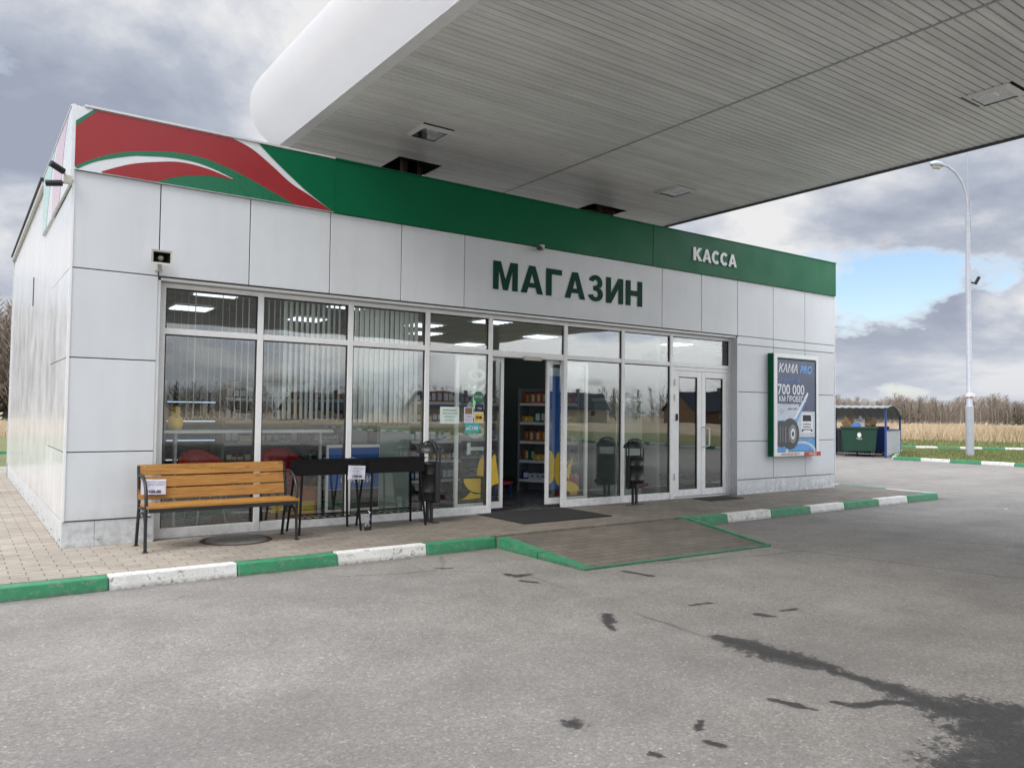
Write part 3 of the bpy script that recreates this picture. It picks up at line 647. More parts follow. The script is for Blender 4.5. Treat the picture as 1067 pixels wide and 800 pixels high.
# fascia band
fb = MB()
fb.box(0, 2.93, -.030, .028, HB, 4.835, 'white_film'); fb.box(2.93, 8.70, -.030, .028, HB, 4.835, 'green'); fb.box(8.703, W, -.036, .028, HB - .003, 4.835, 'green')
fb.box(W - .03, W + .012, .03, 1.2, HB, 4.835, 'green')
fb.box(-.03, 0.0, -.026, 3.32, 4.02, 4.85, 'white_film')
fo_ = part(fb, 'fascia_band')
sw = MB()
redtop = [(0, 4.62), (.2, 4.83), (1.64, 4.83), (1.87, 4.75), (2.12, 4.59), (2.36, 4.42), (2.62, 4.30), (2.90, 4.155)]
redlow = [(2.43, 4.157), (2.16, 4.26), (1.88, 4.37), (1.58, 4.47), (1.28, 4.53), (1.0, 4.53), (.69, 4.48), (.43, 4.41), (.21, 4.31), (.0, 4.18)]
def smooth(pts, k=5):
    out = []; n = len(pts)
    for i in range(n - 1):
        p0, p1, p2, p3 = pts[max(i - 1, 0)], pts[i], pts[i + 1], pts[min(i + 2, n - 1)]
        for j in range(k):
            t = j / k; out.append(tuple(.5 * (2 * p1[c] + (p2[c] - p0[c]) * t + (2 * p0[c] - 5 * p1[c] + 4 * p2[c] - p3[c]) * t * t + (3 * p1[c] - p0[c] - 3 * p2[c] + p3[c]) * t ** 3) for c in (0, 1)))
    return out + [pts[-1]]
sw.poly([redtop[:3] + smooth(redtop[2:])[1:] + smooth(redlow)], XZ(-.0325), 'red')
glow = [(.03, 4.155), (.21, 4.27), (.53, 4.39), (.73, 4.43), (.96, 4.46), (1.21, 4.46), (1.43, 4.42), (1.65, 4.35)]
r2l = [(1.65, 4.33), (1.5, 4.34), (1.29, 4.32), (1.04, 4.26), (.8, 4.157)]
sw.poly([[(.0, 4.175)] + smooth(redlow)[::-1][1:] + smooth(r2l)[::-1] + smooth(glow)[::-1]], XZ(-.0325), 'green2')
r2u = [(.26, 4.17), (.53, 4.30), (.8, 4.38), (1.07, 4.43), (1.36, 4.41), (1.65, 4.34)]
sw.poly([smooth(r2u) + smooth([(1.65, 4.325), (1.5, 4.337), (1.29, 4.317), (1.04, 4.257), (.8, 4.155)]) + [(.26, 4.157)]], XZ(-.0340), 'red')
rg = [(1.95, 4.83), (2.15, 4.66), (2.36, 4.50), (2.57, 4.35), (2.90, 4.157)]
sw.poly([smooth(rg) + [(2.929, 4.153), (2.929, 4.832), (1.95, 4.832)]], XZ(-.0355), 'green')
sw.poly([[(0, 4.61), (0, 4.67), (.17, 4.832), (.21, 4.832)]], XZ(-.0338), 'green2')
sw.build('swoosh', fo_)
# faded swoosh on the side return
YZ = Matrix(((0, 0, -1, -.0325), (1, 0, 0, 0), (0, 1, 0, 0), (0, 0, 0, 1)))
ss = MB()
ss.poly([smooth([(.35, 4.84), (.7, 4.6), (.95, 4.2), (1.1, 4.03)]) + smooth([(2.0, 4.03), (1.9, 4.5), (1.5, 4.84)])], YZ, 'pale_red')
ss.poly([smooth([(1.75, 4.84), (2.3, 4.5), (2.7, 4.03)]) + [(3.3, 4.03), (3.3, 4.84)]], YZ, 'pale_green')
ss.build('side_swoosh', fo_)
cp = MB(); cp.box(.08, 2.93, -.045, .05, 4.838, 4.862, 'alu'); cp.box(2.934, W + .015, -.045, .05, 4.838, 4.856, 'green'); cp.box(-.04, .04, .06, 3.32, 4.853, 4.868, 'white_film'); cp.build('coping', fo_)

# raised letters
L = {
 'М': ([[(0, 0), (0, 1), (.28, 1), (.46, .35), (.64, 1), (.92, 1), (.92, 0), (.72, 0), (.72, .74), (.545, 0), (.375, 0), (.20, .74), (.20, 0)]], .92),
 'А': ([[(0, 0), (.31, 1), (.55, 1), (.86, 0), (.63, 0), (.575, .21), (.28, .21), (.225, 0)], [(.335, .38), (.43, .75), (.525, .38)]], .86),
 'Г': ([[(0, 0), (0, 1), (.64, 1), (.64, .80), (.22, .80), (.22, 0)]], .64),
 'З': ([arc(.33, .72, .30, .29, 165, -38) + [(.48, .52)] + arc(.33, .285, .33, .295, 48, -168) + arc(.33, .285, .12, .13, -168, 80)[0:] + [(.24, .42), (.24, .59), (.32, .60)] + arc(.33, .72, .10, .11, -80, 165)], .68),
 'И': ([[(0, 0), (0, 1), (.21, 1), (.21, .37), (.56, 1), (.78, 1), (.78, 0), (.57, 0), (.57, .63), (.22, 0)]], .78),
 'Н': ([[(0, 0), (0, 1), (.22, 1), (.22, .61), (.56, .61), (.56, 1), (.78, 1), (.78, 0), (.56, 0), (.56, .40), (.22, .40), (.22, 0)]], .78),
 'К': ([[(0, 0), (0, 1), (.25, 1), (.25, .62), (.50, 1), (.82, 1), (.47, .53), (.86, 0), (.54, 0), (.25, .42), (.25, 0)]], .84),
 'С': ([arc(.42, .5, .42, .52, 42, 318, 20) + arc(.42, .5, .18, .28, 318, 42, 20)], .80),
 'О': ([arc(.42, .5, .42, .52, 0, 350, 24), arc(.42, .5, .20, .30, 350, 0, 24)], .84),
 'Т': ([[(.26, 0), (.26, .80), (0, .80), (0, 1), (.74, 1), (.74, .80), (.48, .80), (.48, 0)]], .74),
}
def lettering(word, x0, x1, z0, z1, y, m, thick, parent, gap=.13):
    u = sum(L[c][1] for c in word) + gap * (len(word) - 1); sx = (x1 - x0) / u; h = z1 - z0; x = x0
    for c in word:
        k = MB(); k.slab([[(a * sx, b * h) for a, b in lp] for lp in L[c][0]], XZ(y - thick, x, z0), thick - .001, m)
        k.build('letter', parent); x += (L[c][1] + gap) * sx
sb = MB(); sb.box(5.0, 5.01, -.004, -.001, 3.25, 3.26, 'panel')
sign1 = part(MB().box(5.36, 8.53, -.004, -.001, 3.39, 3.40, 'panel'), 'shop_sign')
lettering('МАГАЗИН', 5.42, 8.47, 3.42, 3.84, -.004, M['green_letter'], .008, sign1)
sign2 = part(MB().box(9.60, 10.98, -.0405, -.0375, 4.345, 4.35, 'green'), 'cash_desk_sign')
lettering('КАССА', 9.69, 10.88, 4.365, 4.60, -.037, M['plastic_white'] if 0 else M['white_film'], .022, sign2, .06)

# ------------------------------------------------------------------ glazing
GY0, GY1 = .15, .22
mull = [.90, 2.08, 3.27, 4.43, 5.50, 6.94, 8.19, 9.36, 10.955]
ZS, ZT, ZH = .12, 2.50, 3.085
mw = .036
fr = MB()
fr.box(.875, 10.985, .034, .148, 3.062, 3.092, 'frame')   # head ledge
fr.box(.866, .90, .020, GY1, .121, 3.06, 'frame')
part(fr, 'head_trim', bevel=.004)
jb = MB(); jb.box(10.97, 10.988, -.001, .26, .121, 3.06, 'panel'); part(jb, 'jamb')
def shop_window(i, x0, x1, z0=ZS, z1=ZH, door=False):
    k = MB()
    l, r_ = x0 + (mw if i else .005), x1 - mw
    # frame pieces butt end to end
    if i == 0: k.box(x0 + .002, x0 + .085, GY0, GY1, z0 + .002, z1 - .03, 'frame'); l = x0 + .085
    k.box(x1 - mw, x1 + mw - .001, GY0 - .006, GY1, z0 + .002, z1 - .03, 'frame')
    if not door: k.box(l, r_, GY0, GY1, z0 + .002, z0 + .115, 'frame')
    k.box(l, r_, GY0, GY1, ZT - .035, ZT + .035, 'frame'); k.box(l, r_, GY0, GY1, z1 - .085, z1 - .03, 'frame')
    # inner bead
    for zz0, zz1 in (((z0 + .115), ZT - .035), (ZT + .035, z1 - .085)):
        if door and zz0 < 1: continue
        k.box(l, l + .016, GY0 + .015, GY1 + .01, zz0, zz1, 'rubber'); k.box(r_ - .016, r_, GY0 + .015, GY1 + .01, zz0, zz1, 'rubber')
        k.box(l + .016, r_ - .016, GY0 + .015, GY1 + .01, zz1 - .014, zz1, 'rubber')
    wn = part(k, 'window', bevel=.003)
    p = MB()
    if not door: p.box(l + .017, r_ - .017, .176, .182, z0 + .116, ZT - .05, 'glass')
    p.box(l + .017, r_ - .017, .176, .182, ZT + .036, z1 - .10, 'glass')
    p.build('pane', wn)
    return wn
wins = []
for i in range(8):
    x0, x1 = mull[i], mull[i + 1]
    wins.append(shop_window(i, x0, x1, door=(i in (4, 7))))

# notices stuck on window four
def sticker(x0, x1, z0, z1, m, y=.1735):
    s = MB(); s.box(x0, x1, y, y + .0012, z0, z1, m); return s
def txt(s, st, size, x, z, m='ink', y=.1725, align='CENTER', offset=0.0, shear=0.0, sx=1.0): s.text(st, size, XZ(y, x, z), m, align, offset, shear, sx)
s = sticker(4.66, 4.98, 1.44, 1.68, 'paper_green')
for j, st in enumerate(('УВАЖАЕМЫЕ', 'ПОКУПАТЕЛИ!', 'ОТКРЫТО', '24 ЧАСА')): txt(s, st, .036, 4.82, 1.62 - j * .048)
s.build('notice', wins[3])
s = sticker(5.06, 5.22, 1.45, 1.68, 'paper')
s.box(5.08, 5.20, .1722, .1732, 1.58, 1.67, 'card'); txt(s, 'КАФЕ', .032, 5.14, 1.53, 'label_red'); txt(s, 'чай кофе', .024, 5.14, 1.49)
s.build('notice', wins[3])
s = sticker(5.235, 5.40, 1.45, 1.61, 'paper'); s.box(5.245, 5.39, .1722, .1732, 1.47, 1.59, 'yellow'); txt(s, 'me', .085, 5.318, 1.51, y=.1718, offset=.004)
s.build('sticker', wins[3])
s = sticker(5.25, 5.40, 1.62, 1.72, 'ink'); txt(s, 'Мир', .035, 5.33, 1.655, 'poster_white'); s.build('sticker', wins[3])
s = sticker(5.08, 5.33, 1.31, 1.445, 'teal'); txt(s, '»С100', .075, 5.205, 1.35, 'poster_white', offset=.002); s.build('sticker', wins[3])
s = MB(); s.poly([arc(5.31, 1.83, .085, .085, 0, 350, 24)], XZ(.1735), M['green2']); txt(s, 'ВХОД', .045, 5.31, 1.82, 'poster_white'); s.build('sticker', wins[3])

# sliding doors (leaves parked half open behind the fixed panes)
def leaf(x0, x1, y, film, name='sliding_door'):
    k = MB(); a = .055; z0, z1 = .17, 2.44
    k.box(x0, x0 + a, y, y + .045, z0, z1, 'frame'); k.box(x1 - a, x1, y, y + .045, z0, z1, 'frame')
    k.box(x0 + a, x1 - a, y, y + .045, z0, z0 + .10, 'frame'); k.box(x0 + a, x1 - a, y, y + .045, z1 - a, z1, 'frame')
    k.box(x0 + a, x1 - a, y + .01, y + .03, z0 + .10, z0 + .115, 'rubber')
    d = part(k, name, bevel=.004)
    p = MB(); p.box(x0 + a, x1 - a, y + .02, y + .024, z0 + .116, z1 - a, 'glass_inner'); p.build('pane', d)
    return d
dl = leaf(4.98, 5.83, .27, None); dr = leaf(6.66, 7.52, .27, None)
# vertical wording and yellow flower on the left leaf
s = MB()
ROT = XZ(.286, 5.50, .98) @ Matrix.Rotation(R(90), 4, 'Z')
u = 0
for c, adv in (('Т', 0), ('О', .24), ('С', .62), ('К', .86), ('О', 1.08)):
    s = MB(); s.poly([[(a * .235 + adv, b * .31) for a, b in lp] for lp in L[c][0]], ROT, M['paper_green']); s.build('letter', dl)
def petal(s, cx, cz, a, r, y=.287):
    Tm = XZ(y, cx, cz) @ Matrix.Rotation(R(a), 4, 'Z'); s.poly([arc(0, 0, r, r, 0, 90) + [(0, 0)]], Tm, M['yellow'])
s = MB()
s.poly([arc(5.44, .63, .30, .22, 180, 270) + [(5.44, .63)]], XZ(.286), M['yellow'])
s.poly([[(5.06, .33), (5.44, .33), (5.44, .395), (5.33, .40)] + arc(5.06, .63, .26, .30, -40, -90, 5)], XZ(.286), M['yellow'])
s.poly([arc(5.50, .66, .13, .30, 90, 180) + [(5.50, .66)]], XZ(.286), M['yellow'])
s.poly([arc(5.78, .70, .20, .34, 120, 215) + [(5.76, .55)]], XZ(.268), M['yellow'])
s.build('flower_film', dl)
s = MB(); s.poly([arc(6.96, .72, .24, .26, -90, 0) + [(6.96, .72)]], XZ(.286), M['yellow']) if 0 else None; s.box(6.74, 6.96, .300, .302, .40, 2.2, 'blue_board'); s.box(6.74, 6.96, .300, .302, 2.2, 2.33, 'pale')
s.poly([arc(6.74, .75, .12, .27, -90, 90) + [(6.74, .5)]], XZ(.2985), M['yellow']); s.poly([arc(6.95, .72, .11, .27, 90, 270)], XZ(.2985), M['yellow'])
s.poly([[(7.02, .62), (7.24, .95), (7.14, .55)]], XZ(.286), M['yellow']); s.poly([arc(7.0, .36, .36, .17, 0, 90) + [(7.0, .36)]], XZ(.288), M['yellow']); s.build('blue_film', dr)
# portal over the sliding doors
k = MB(); k.box(5.54, 6.90, GY0, .34, 2.445, 2.464, 'frame'); k.box(6.10, 6.42, .10, .149, 2.41, 2.47, 'plastic_white'); part(k, 'door_operator')

# hinged double door on the right
k = MB(); k.box(9.40, 9.455, .16, .23, .122, 2.46, 'frame'); k.box(10.875, 10.915, .16, .23, .122, 2.46, 'frame'); k.box(9.455, 10.875, .16, .23, 2.40, 2.46, 'frame'); k.box(9.455, 10.875, .16, .25, .122, .14, 'alu')
part(k, 'door_frame')
def hleaf(x0, x1, handle):
    k = MB(); a = .11; z0, z1 = .15, 2.395; y = .165
    k.box(x0, x0 + a, y, y + .05, z0, z1, 'frame'); k.box(x1 - a, x1, y, y + .05, z0, z1, 'frame'); k.box(x0 + a, x1 - a, y, y + .05, z0, z0 + .12, 'frame'); k.box(x0 + a, x1 - a, y, y + .05, z1 - a, z1, 'frame')
    b = .014
    k.box(x0 + a, x0 + a + b, y + .004, y + .045, z0 + .12, z1 - a, 'rubber'); k.box(x1 - a - b, x1 - a, y + .004, y + .045, z0 + .12, z1 - a, 'rubber'); k.box(x0 + a + b, x1 - a - b, y + .004, y + .045, z0 + .12, z0 + .134, 'rubber'); k.box(x0 + a + b, x1 - a - b, y + .004, y + .045, z1 - a - b, z1 - a, 'rubber')
    d = part(k, 'hinged_door', bevel=.004)
    p = MB(); p.box(x0 + a + b, x1 - a - b, y + .02, y + .026, z0 + .134, z1 - a - b, 'glass'); p.build('pane', d)
    hx = x0 + .0 if handle else x0
    for zz in (.45, 1.85, 2.12):
        q = MB(); xx = (x1 + .005) if handle else (x0 - .005); q.tube([(xx, y - .014, zz), (xx, y - .014, zz + .12)], .014, 'frame', 8); q.box(xx - .035, xx + .035, y - .008, y - .001, zz + .02, zz + .1, 'frame'); q.build('hinge', d)
    if handle:
        q = MB(); q.tube([(x0 + .04, y - .002, 1.02), (x0 + .04, y - .06, 1.03), (x0 + .13, y - .075, 1.05), (x0 + .13, y - .075, 1.36), (x0 + .04, y - .06, 1.38), (x0 + .04, y - .002, 1.39)], .013, 'poster_white', 8); q.build('handle', d)
    else:
        q = MB(); q.box(x0 + .03, x0 + .07, y - .02, y - .001, 1.5, 1.62, 'rubber'); q.tube([(x0 + .05, y - .03, 1.54), (x0 + .02, y - .03, 1.54)], .01, 'rubber', 6); q.build('lock', d)
hleaf(9.46, 10.163, False); hleaf(10.169, 10.87, True)

# ------------------------------------------------------------------ interior
k = MB()
k.box(.31, 13.84, .31, 8.0, .10, .124, 'in_floor'); k.box(.90, 10.96, .10, .31, .10, .1235, 'in_floor'); part(k, 'shop_floor')
k = MB(); k.box(.31, 13.84, .31, 6.5, 3.13, 3.16, 'in_ceiling'); k.box(.92, 10.98, .235, .305, 3.02, 3.098, 'frame')
for i in range(23): k.box(.31 + i * .6, .325 + i * .6, .31, 6.4, 3.122, 3.129, 'grey')
for i in range(10): k.box(.31, 13.84, .4 + i * .6, .415 + i * .6, 3.118, 3.1215, 'grey')
part(k, 'ceiling')
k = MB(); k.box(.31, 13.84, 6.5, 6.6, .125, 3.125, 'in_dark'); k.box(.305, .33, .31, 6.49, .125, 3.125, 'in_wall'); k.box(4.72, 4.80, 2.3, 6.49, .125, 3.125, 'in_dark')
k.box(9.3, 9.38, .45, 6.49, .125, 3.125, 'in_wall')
k.box(3.9, 4.35, .50, .62, .125, 1.40, 'in_wall')
part(k, 'partition')
def ceil_lamp(x, y, first=[None]):
    if first[0] is None:
        t = empty('ceiling_light', (x, y, 3.115), 'square four-tube ceiling light inside the shop', 'ceiling light', group='square ceiling lights inside the shop')
        k = MB(); k.box(-.3, .3, -.3, -.27, -.02, 0, 'frame'); k.box(-.3, .3, .27, .3, -.02, 0, 'frame'); k.box(-.3, -.27, -.27, .27, -.02, 0, 'frame'); k.box(.27, .3, -.27, .27, -.02, 0, 'frame'); k.box(-.27, .27, -.27, .27, -.004, 0, 'frame')
        k.build('light_frame', t)
        for i in range(4):
            q = MB(); q.tube([(-.26, -.2 + i * .133, -.015), (.26, -.2 + i * .133, -.015)], .013 * 1.6, 'lamp', 8); q.build('tube', t)
        first[0] = t; return t
    c = copy_tree(first[0]); c.location = (x, y, 3.115); return c
for x, y in ((1.78, .95), (1.85, 2.7), (3.6, .95), (3.7, 2.9), (6.2, 1.15), (6.3, 3.6), (5.6, 2.4), (8.3, 2.6), (8.2, 5.0), (11.5, 2.0)): ceil_lamp(x, y)

# blinds
def blind(x0, x1, label, fn, zb, n):
    t = empty('vertical_blind', ((x0 + x1) / 2, .33, 3.0), label, 'blind'); o = Vector(((x0 + x1) / 2, .33, 3.0))
    k = MB(); k.box(x0 - o.x, x1 - o.x, -.03, .03, .0, .04, 'frame'); k.build('headrail', t)
    sl = MB(); ch = MB(); w2 = .045; prev = None
    for i in range(n):
        f = (i + .5) / n; x = x0 + (x1 - x0) * f; a = fn(f) + random.gauss(0, .05); dx, dy = math.cos(a) * w2, math.sin(a) * w2; sway = random.gauss(0, .004)
        sl.add([(x - dx - o.x, -dy, 0), (x - o.x, .004, 0), (x + dx - o.x, dy, 0), (x - dx - o.x + sway, -dy, zb - 3.0), (x - o.x + sway, .004, zb - 3.0), (x + dx - o.x + sway, dy, zb - 3.0)], [(0, 1, 4, 3), (1, 2, 5, 4)], 'blind', True)
        if prev is not None:
            pts = [(prev + (x - o.x - prev) * t_, -.035, zb - 3.0 + .03 - .06 * math.sin(math.pi * t_)) for t_ in (0, .25, .5, .75, 1)]
            ch.tube(pts, .0016, 'frame', 3, False)
        prev = x - o.x
    sl.build('slats', t); ch.build('bead_chain', t)
blind(1.0, 2.03, 'open vertical blind in the leftmost window, slats edge-on', lambda f: R(78), 1.50, 13)
blind(2.13, 3.22, 'half-turned vertical blind in the second window from the left', lambda f: R(80) if f < .3 else R(38 + 10 * f), 1.49, 15)
blind(3.32, 4.38, 'nearly closed vertical blind in the third window from the left', lambda f: R(24), 1.45, 14)

# snack bar counter with legs and round red seats
t = empty('bar_counter', (2.1, .5, .124), 'pale narrow bar counter along the two leftmost windows', 'counter')
k = MB(); k.box(-1.08, 1.05, -.13, .28, 1.19, 1.225, 'counter'); k.build('counter_top', t, bevel=.004)
for x in (-.9, .92):
    k = MB(); k.tube([(x, .0, 0), (x, .0, 1.19)], .026, 'steel', 10); k.lathe([(.0, .0), (.16, .0), (.15, .012), (.03, .03)], (x, 0, 0), 'steel', 16); k.build('leg', t)
def tubchair(x, y, rz, label):
    t = empty('tub_chair', (x, y, .124), label, 'chair', rz, 'red tub chairs behind the left windows')
    k = MB(); vs = []; n = 14; m_ = 6
    for i in range(m_ + 1):
        for j in range(n + 1):
            a = math.pi * (j / n) ; rr = .30 + .05 * i / m_; zz = .42 + (.42 * math.sin(a) ** .6 + .1) * i / m_ if 0 < j < n else .42 + .1 * i / m_
            vs.append((rr * math.cos(a), rr * math.sin(a), zz))
    k.add(vs, [(i * (n + 1) + j, i * (n + 1) + j + 1, (i + 1) * (n + 1) + j + 1, (i + 1) * (n + 1) + j) for i in range(m_) for j in range(n)], 'red_plastic', True); so = k.build('backrest', t)
    so.modifiers.new('s', 'SOLIDIFY').thickness = .03
    k = MB(); k.lathe([(0, .47), (.24, .47), (.30, .44), (.28, .40), (0, .40)], (0, 0, 0), 'red_plastic', 20); k.build('seat', t)
    for a in (45, 135, 225, 315):
        k = MB(); c, s_ = math.cos(R(a)), math.sin(R(a)); k.tube([(c * .18, s_ * .18, .41), (c * .28, s_ * .28, 0)], .014, 'steel', 6); k.build('leg', t)
tubchair(1.75, 1.25, .2, 'red tub chair behind the leftmost window'); tubchair(2.75, 1.35, -.3, 'red tub chair behind the second window'); tubchair(1.2, 2.2, .8, 'red tub chair farthest back by the side wall')
t = empty('cafe_table', (2.25, 2.1, .124), 'small round dark table among the red tub chairs', 'table')
k = MB(); k.lathe([(0, .70), (.40, .70), (.40, .73), (0, .73)], (0, 0, 0), 'in_floor', 24); k.build('tabletop', t); k = MB(); k.lathe([(.22, 0), (.2, .02), (.03, .04), (.03, .70)], (0, 0, 0), 'steel', 12); k.build('pedestal', t)
# drinks cooler with lit shelves
def cooler(x, y, label, m='cabinet_light'):
    t = empty('drinks_cooler', (x, y, .124), label, 'cooler')
    k = MB(); k.box(-.5, .5, .25, .30, 0, 2.0, 'in_dark'); k.box(-.5, -.46, -.3, .25, 0, 2.0, 'steel'); k.box(.46, .5, -.3, .25, 0, 2.0, 'steel'); k.box(-.46, .46, -.3, .25, 1.8, 2.0, 'blue_board'); k.box(-.46, .46, -.3, .25, 0, .2, 'in_dark'); k.build('cabinet', t)
    for z in (.55, .9, 1.25, 1.6):
        k = MB(); k.box(-.455, .455, -.28, .24, z, z + .02, 'steel'); k.box(-.44, .44, -.285, -.281, z + .002, z + .018, m); k.build('shelf', t)
cooler(1.3, 5.2, 'lit drinks cooler by the side wall behind the first window'); cooler(2.6, 5.9, 'lit drinks cooler against the back wall behind the blinds')
k = MB(); k.box(-.03, .03, -.02, .02, -.25, .25, 'red_led'); o = k.build('neon_strip', loc=(.38, 1.2, 2.25)); tag(o, 'short glowing red strip light on the left side wall inside', 'strip light')
k = MB(); k.lathe([(0, 0), (.07, 0), (.09, .07), (.08, .15), (.04, .18), (.055, .22), (.045, .27), (0, .29)], (0, 0, 0), 'yellow', 14); o = k.build('plush_toy', loc=(1.22, .6, 1.35)); tag(o, 'yellow plush toy standing on the bar counter', 'toy')
# blue advertising board and orange carton behind window three
t = empty('poster_board', (3.5, .52, .124), 'blue advertising board leaning inside the third window', 'poster board')
k = MB(); k.box(-.38, .42, 0, .03, .12, 1.02, 'frame'); k.box(-.35, .39, -.006, -.001, .42, .98, 'blue_board'); k.box(-.35, .39, -.006, -.001, .15, .414, 'rubber')
txt(k, 'сбори', .16, .05, .50, 'poster_white', -.009); k.poly([arc(.0, .80, .05, .05, 0, 350)], XZ(-.009), 'poster_white'); k.build('board', t)
for x_ in (-.3, .34): k = MB(); k.bar((x_, .04, .5), (x_, .2, 0), .02, 'steel'); k.build('strut', t)
def carton(x, y, w_, h_, m, label):
    k = MB(); k.box(-w_ / 2, w_ / 2, 0, .3, 0, h_, m); k.box(-w_ / 2 + .03, w_ / 2 - .03, -.002, -.0005, h_ * .2, h_ * .6, 'yellow'); o = k.build('carton', loc=(x, y, .1245), bevel=.006); tag(o, label, 'carton')
carton(2.95, .85, .34, .42, 'orange', 'orange carton on the floor behind the second window')
carton(2.6, .9, .25, .55, 'card', 'brown carton on the floor left of the orange one')
carton(7.75, .9, .22, .42, 'label_red', 'red box on the floor behind the sixth window')
# white chest and shelving near the doors
t = empty('ice_cream_freezer', (8.75, .75, .124), 'tall white cabinet behind the pane left of the hinged doors', 'cabinet')
k = MB(); k.box(-.35, .30, -.2, .4, .04, 1.70, 'in_wall'); k.build('cabinet', t, bevel=.02); k = MB(); k.box(-.36, .31, -.21, .41, 1.705, 1.76, 'counter'); k.build('top', t)
# gondola shelves seen through the open door
cols = [('yellow', 'yellow'), ('label_red', 'red'), ('orange', 'orange'), ('poster_white', 'white'), ('dump_blue', 'blue'), ('green2', 'green')]
protos = {}
def packet(x, y, z, kind, where, s=1.0):
    m, cn = cols[kind]
    if kind not in protos:
        k = MB(); hk = .12 + .04 * (kind % 3); k.box(-.05, .05, -.04, .04, 0, hk, m); k.box(-.042, .042, -.042, -.0405, .04, hk - .03, 'poster_white' if m != 'poster_white' else 'sky_blue'); k.box(-.03, .03, -.03, .03, hk + .001, hk + .02, 'ink')
        protos[kind] = k.build('packet')
        o = protos[kind]
    else:
        o = protos[kind].copy(); col.objects.link(o)
    o.location = (x, y, z); o.rotation_euler.z = random.uniform(-.3, .3)
    o['label'] = f'{cn} packet on the {where}'; o['category'] = 'packet'; o['group'] = f'{cn} packets on the {where}'
def shelf(x, y, w_, rz, label, where, tiers=5):
    t = empty('shelving_unit', (x, y, .124), label, 'shelving unit', rz)
    k = MB(); k.box(-w_ / 2, w_ / 2, .22, .25, 0, 1.95, 'grey'); k.build('back_panel', t)
    for s in (-1, 1): k = MB(); k.box(s * w_ / 2 - .02, s * w_ / 2 + .02, -.2, .219, 0, 1.95, 'grey'); k.build('upright', t)
    c, s_ = math.cos(rz), math.sin(rz)
    for i in range(tiers):
        z = .2 + i * .36; k = MB(); k.box(-w_ / 2 + .022, w_ / 2 - .022, -.2, .219, z, z + .02, 'steel'); k.box(-w_ / 2 + .022, w_ / 2 - .022, -.212, -.201, z - .02, z + .03, 'poster_white'); k.build('shelf', t)
        n = int(w_ / .112); kk = random.randrange(6)
        for j in range(n):
            if random.random() < .55: kk = random.randrange(6)
            lx = -w_ / 2 + .1 + j * (w_ - .2) / (n - 1); ly = random.uniform(-.12, -.02)
            packet(x + lx * c - ly * s_, y + lx * s_ + ly * c, .124 + z + .021, kk, where)
shelf(6.35, 3.4, 1.1, 0, 'shelving unit of snacks straight ahead inside the open doorway', 'shelving straight ahead of the doorway')
shelf(7.6, 4.2, 1.3, -.3, 'shelving unit deeper inside, to the right of the snack shelves', 'shelving deeper inside to the right')
shelf(8.3, 2.2, 1.2, R(-60), 'shelving unit angled behind the sixth window', 'angled shelving behind the sixth window')
k = MB(); k.box(-.02, .02, -.02, .02, 0, .6, 'green_led'); tag(k.build('led_column', loc=(7.05, 3.0, 1.5)), 'slim green glowing strip inside the open doorway', 'light strip')
k = MB(); k.box(-.03, .03, -.02, .02, 0, .42, 'blue_led'); tag(k.build('led_column', loc=(7.0, 2.4, .40)), 'slim blue glowing strip low inside the doorway', 'light strip')
shelf(3.2, 3.6, 1.3, 0, 'shelving unit of goods behind the blinds of the second window', 'shelving behind the blinds')
shelf(4.2, 2.9, 1.1, R(-70), 'shelving unit standing side-on behind the third window', 'side-on shelving behind the third window')
t = empty('footstool', (6.95, 2.0, .124), 'low red-topped stool with blue legs inside the doorway', 'stool')
k = MB(); k.box(-.2, .2, -.14, .14, .22, .26, 'label_red'); k.build('seat', t)
for a in (-1, 1):
    for b in (-1, 1): k = MB(); k.bar((a * .17, b * .11, 0), (a * .17, b * .11, .22), .025, 'dump_blue'); k.build('leg', t)
t = empty('cash_counter', (5.6, 4.8, .124), 'dark cash counter left of the snack shelves', 'counter')
k = MB(); k.box(-.7, .5, -.3, .3, 0, 1.0, 'in_dark'); k.build('base', t); k = MB(); k.box(-.75, .55, -.35, .35, 1.003, 1.04, 'counter'); k.build('top', t)
k = MB(); k.box(-.75, .55, .3, .34, 1.9, 2.3, 'teal'); k.box(-.7, -.66, .3, .34, 1.04, 1.9, 'steel'); k.box(.46, .5, .3, .34, 1.04, 1.9, 'steel'); k.build('sign_panel', t)

# ------------------------------------------------------------------ wall-mounted things
t = empty('loudspeaker', (.86, -.005, 3.15), 'beige horn loudspeaker above the leftmost window', 'loudspeaker')
k = MB(); A = (0, -.02); o2 = [(-.088, -.19, .072), (.088, -.19, .072), (.088, -.19, .188), (-.088, -.19, .188)]; i2 = [(-.035, -.06, .10), (.035, -.06, .10), (.035, -.06, .16), (-.035, -.06, .16)]
o3 = [(-.11, -.195, .05), (.11, -.195, .05), (.11, -.195, .21), (-.11, -.195, .21)]; i3 = [(-.045, -.05, .09), (.045, -.05, .09), (.045, -.05, .17), (-.045, -.05, .17)]
k.add(o2 + i2, [(i, (i + 1) % 4, (i + 1) % 4 + 4, i + 4) for i in range(4)] + [(4, 5, 6, 7)], 'bin_grey'); k.add(o3 + i3, [(i + 4, (i + 1) % 4 + 4, (i + 1) % 4, i) for i in range(4)] + [(7, 6, 5, 4)], 'plastic_white'); k.add(o2 + o3, [(i + 4, (i + 1) % 4 + 4, (i + 1) % 4, i) for i in range(4)], 'plastic_white')
k.build('horn', t); k = MB(); k.lathe([(0, 0), (.03, .0), (.03, .05), (0, .06)], (0, 0, 0), 'plastic_white', 12)
d_ = k.build('driver', t); d_.location = (0, -.09, .13); d_.rotation_euler.x = R(90)
k = MB(); k.box(-.02, .02, -.09, -.06, .0, .10, 'plastic_white'); k.box(-.035, .035, -.06, .0, -.0, .02, 'plastic_white'); k.build('bracket', t)
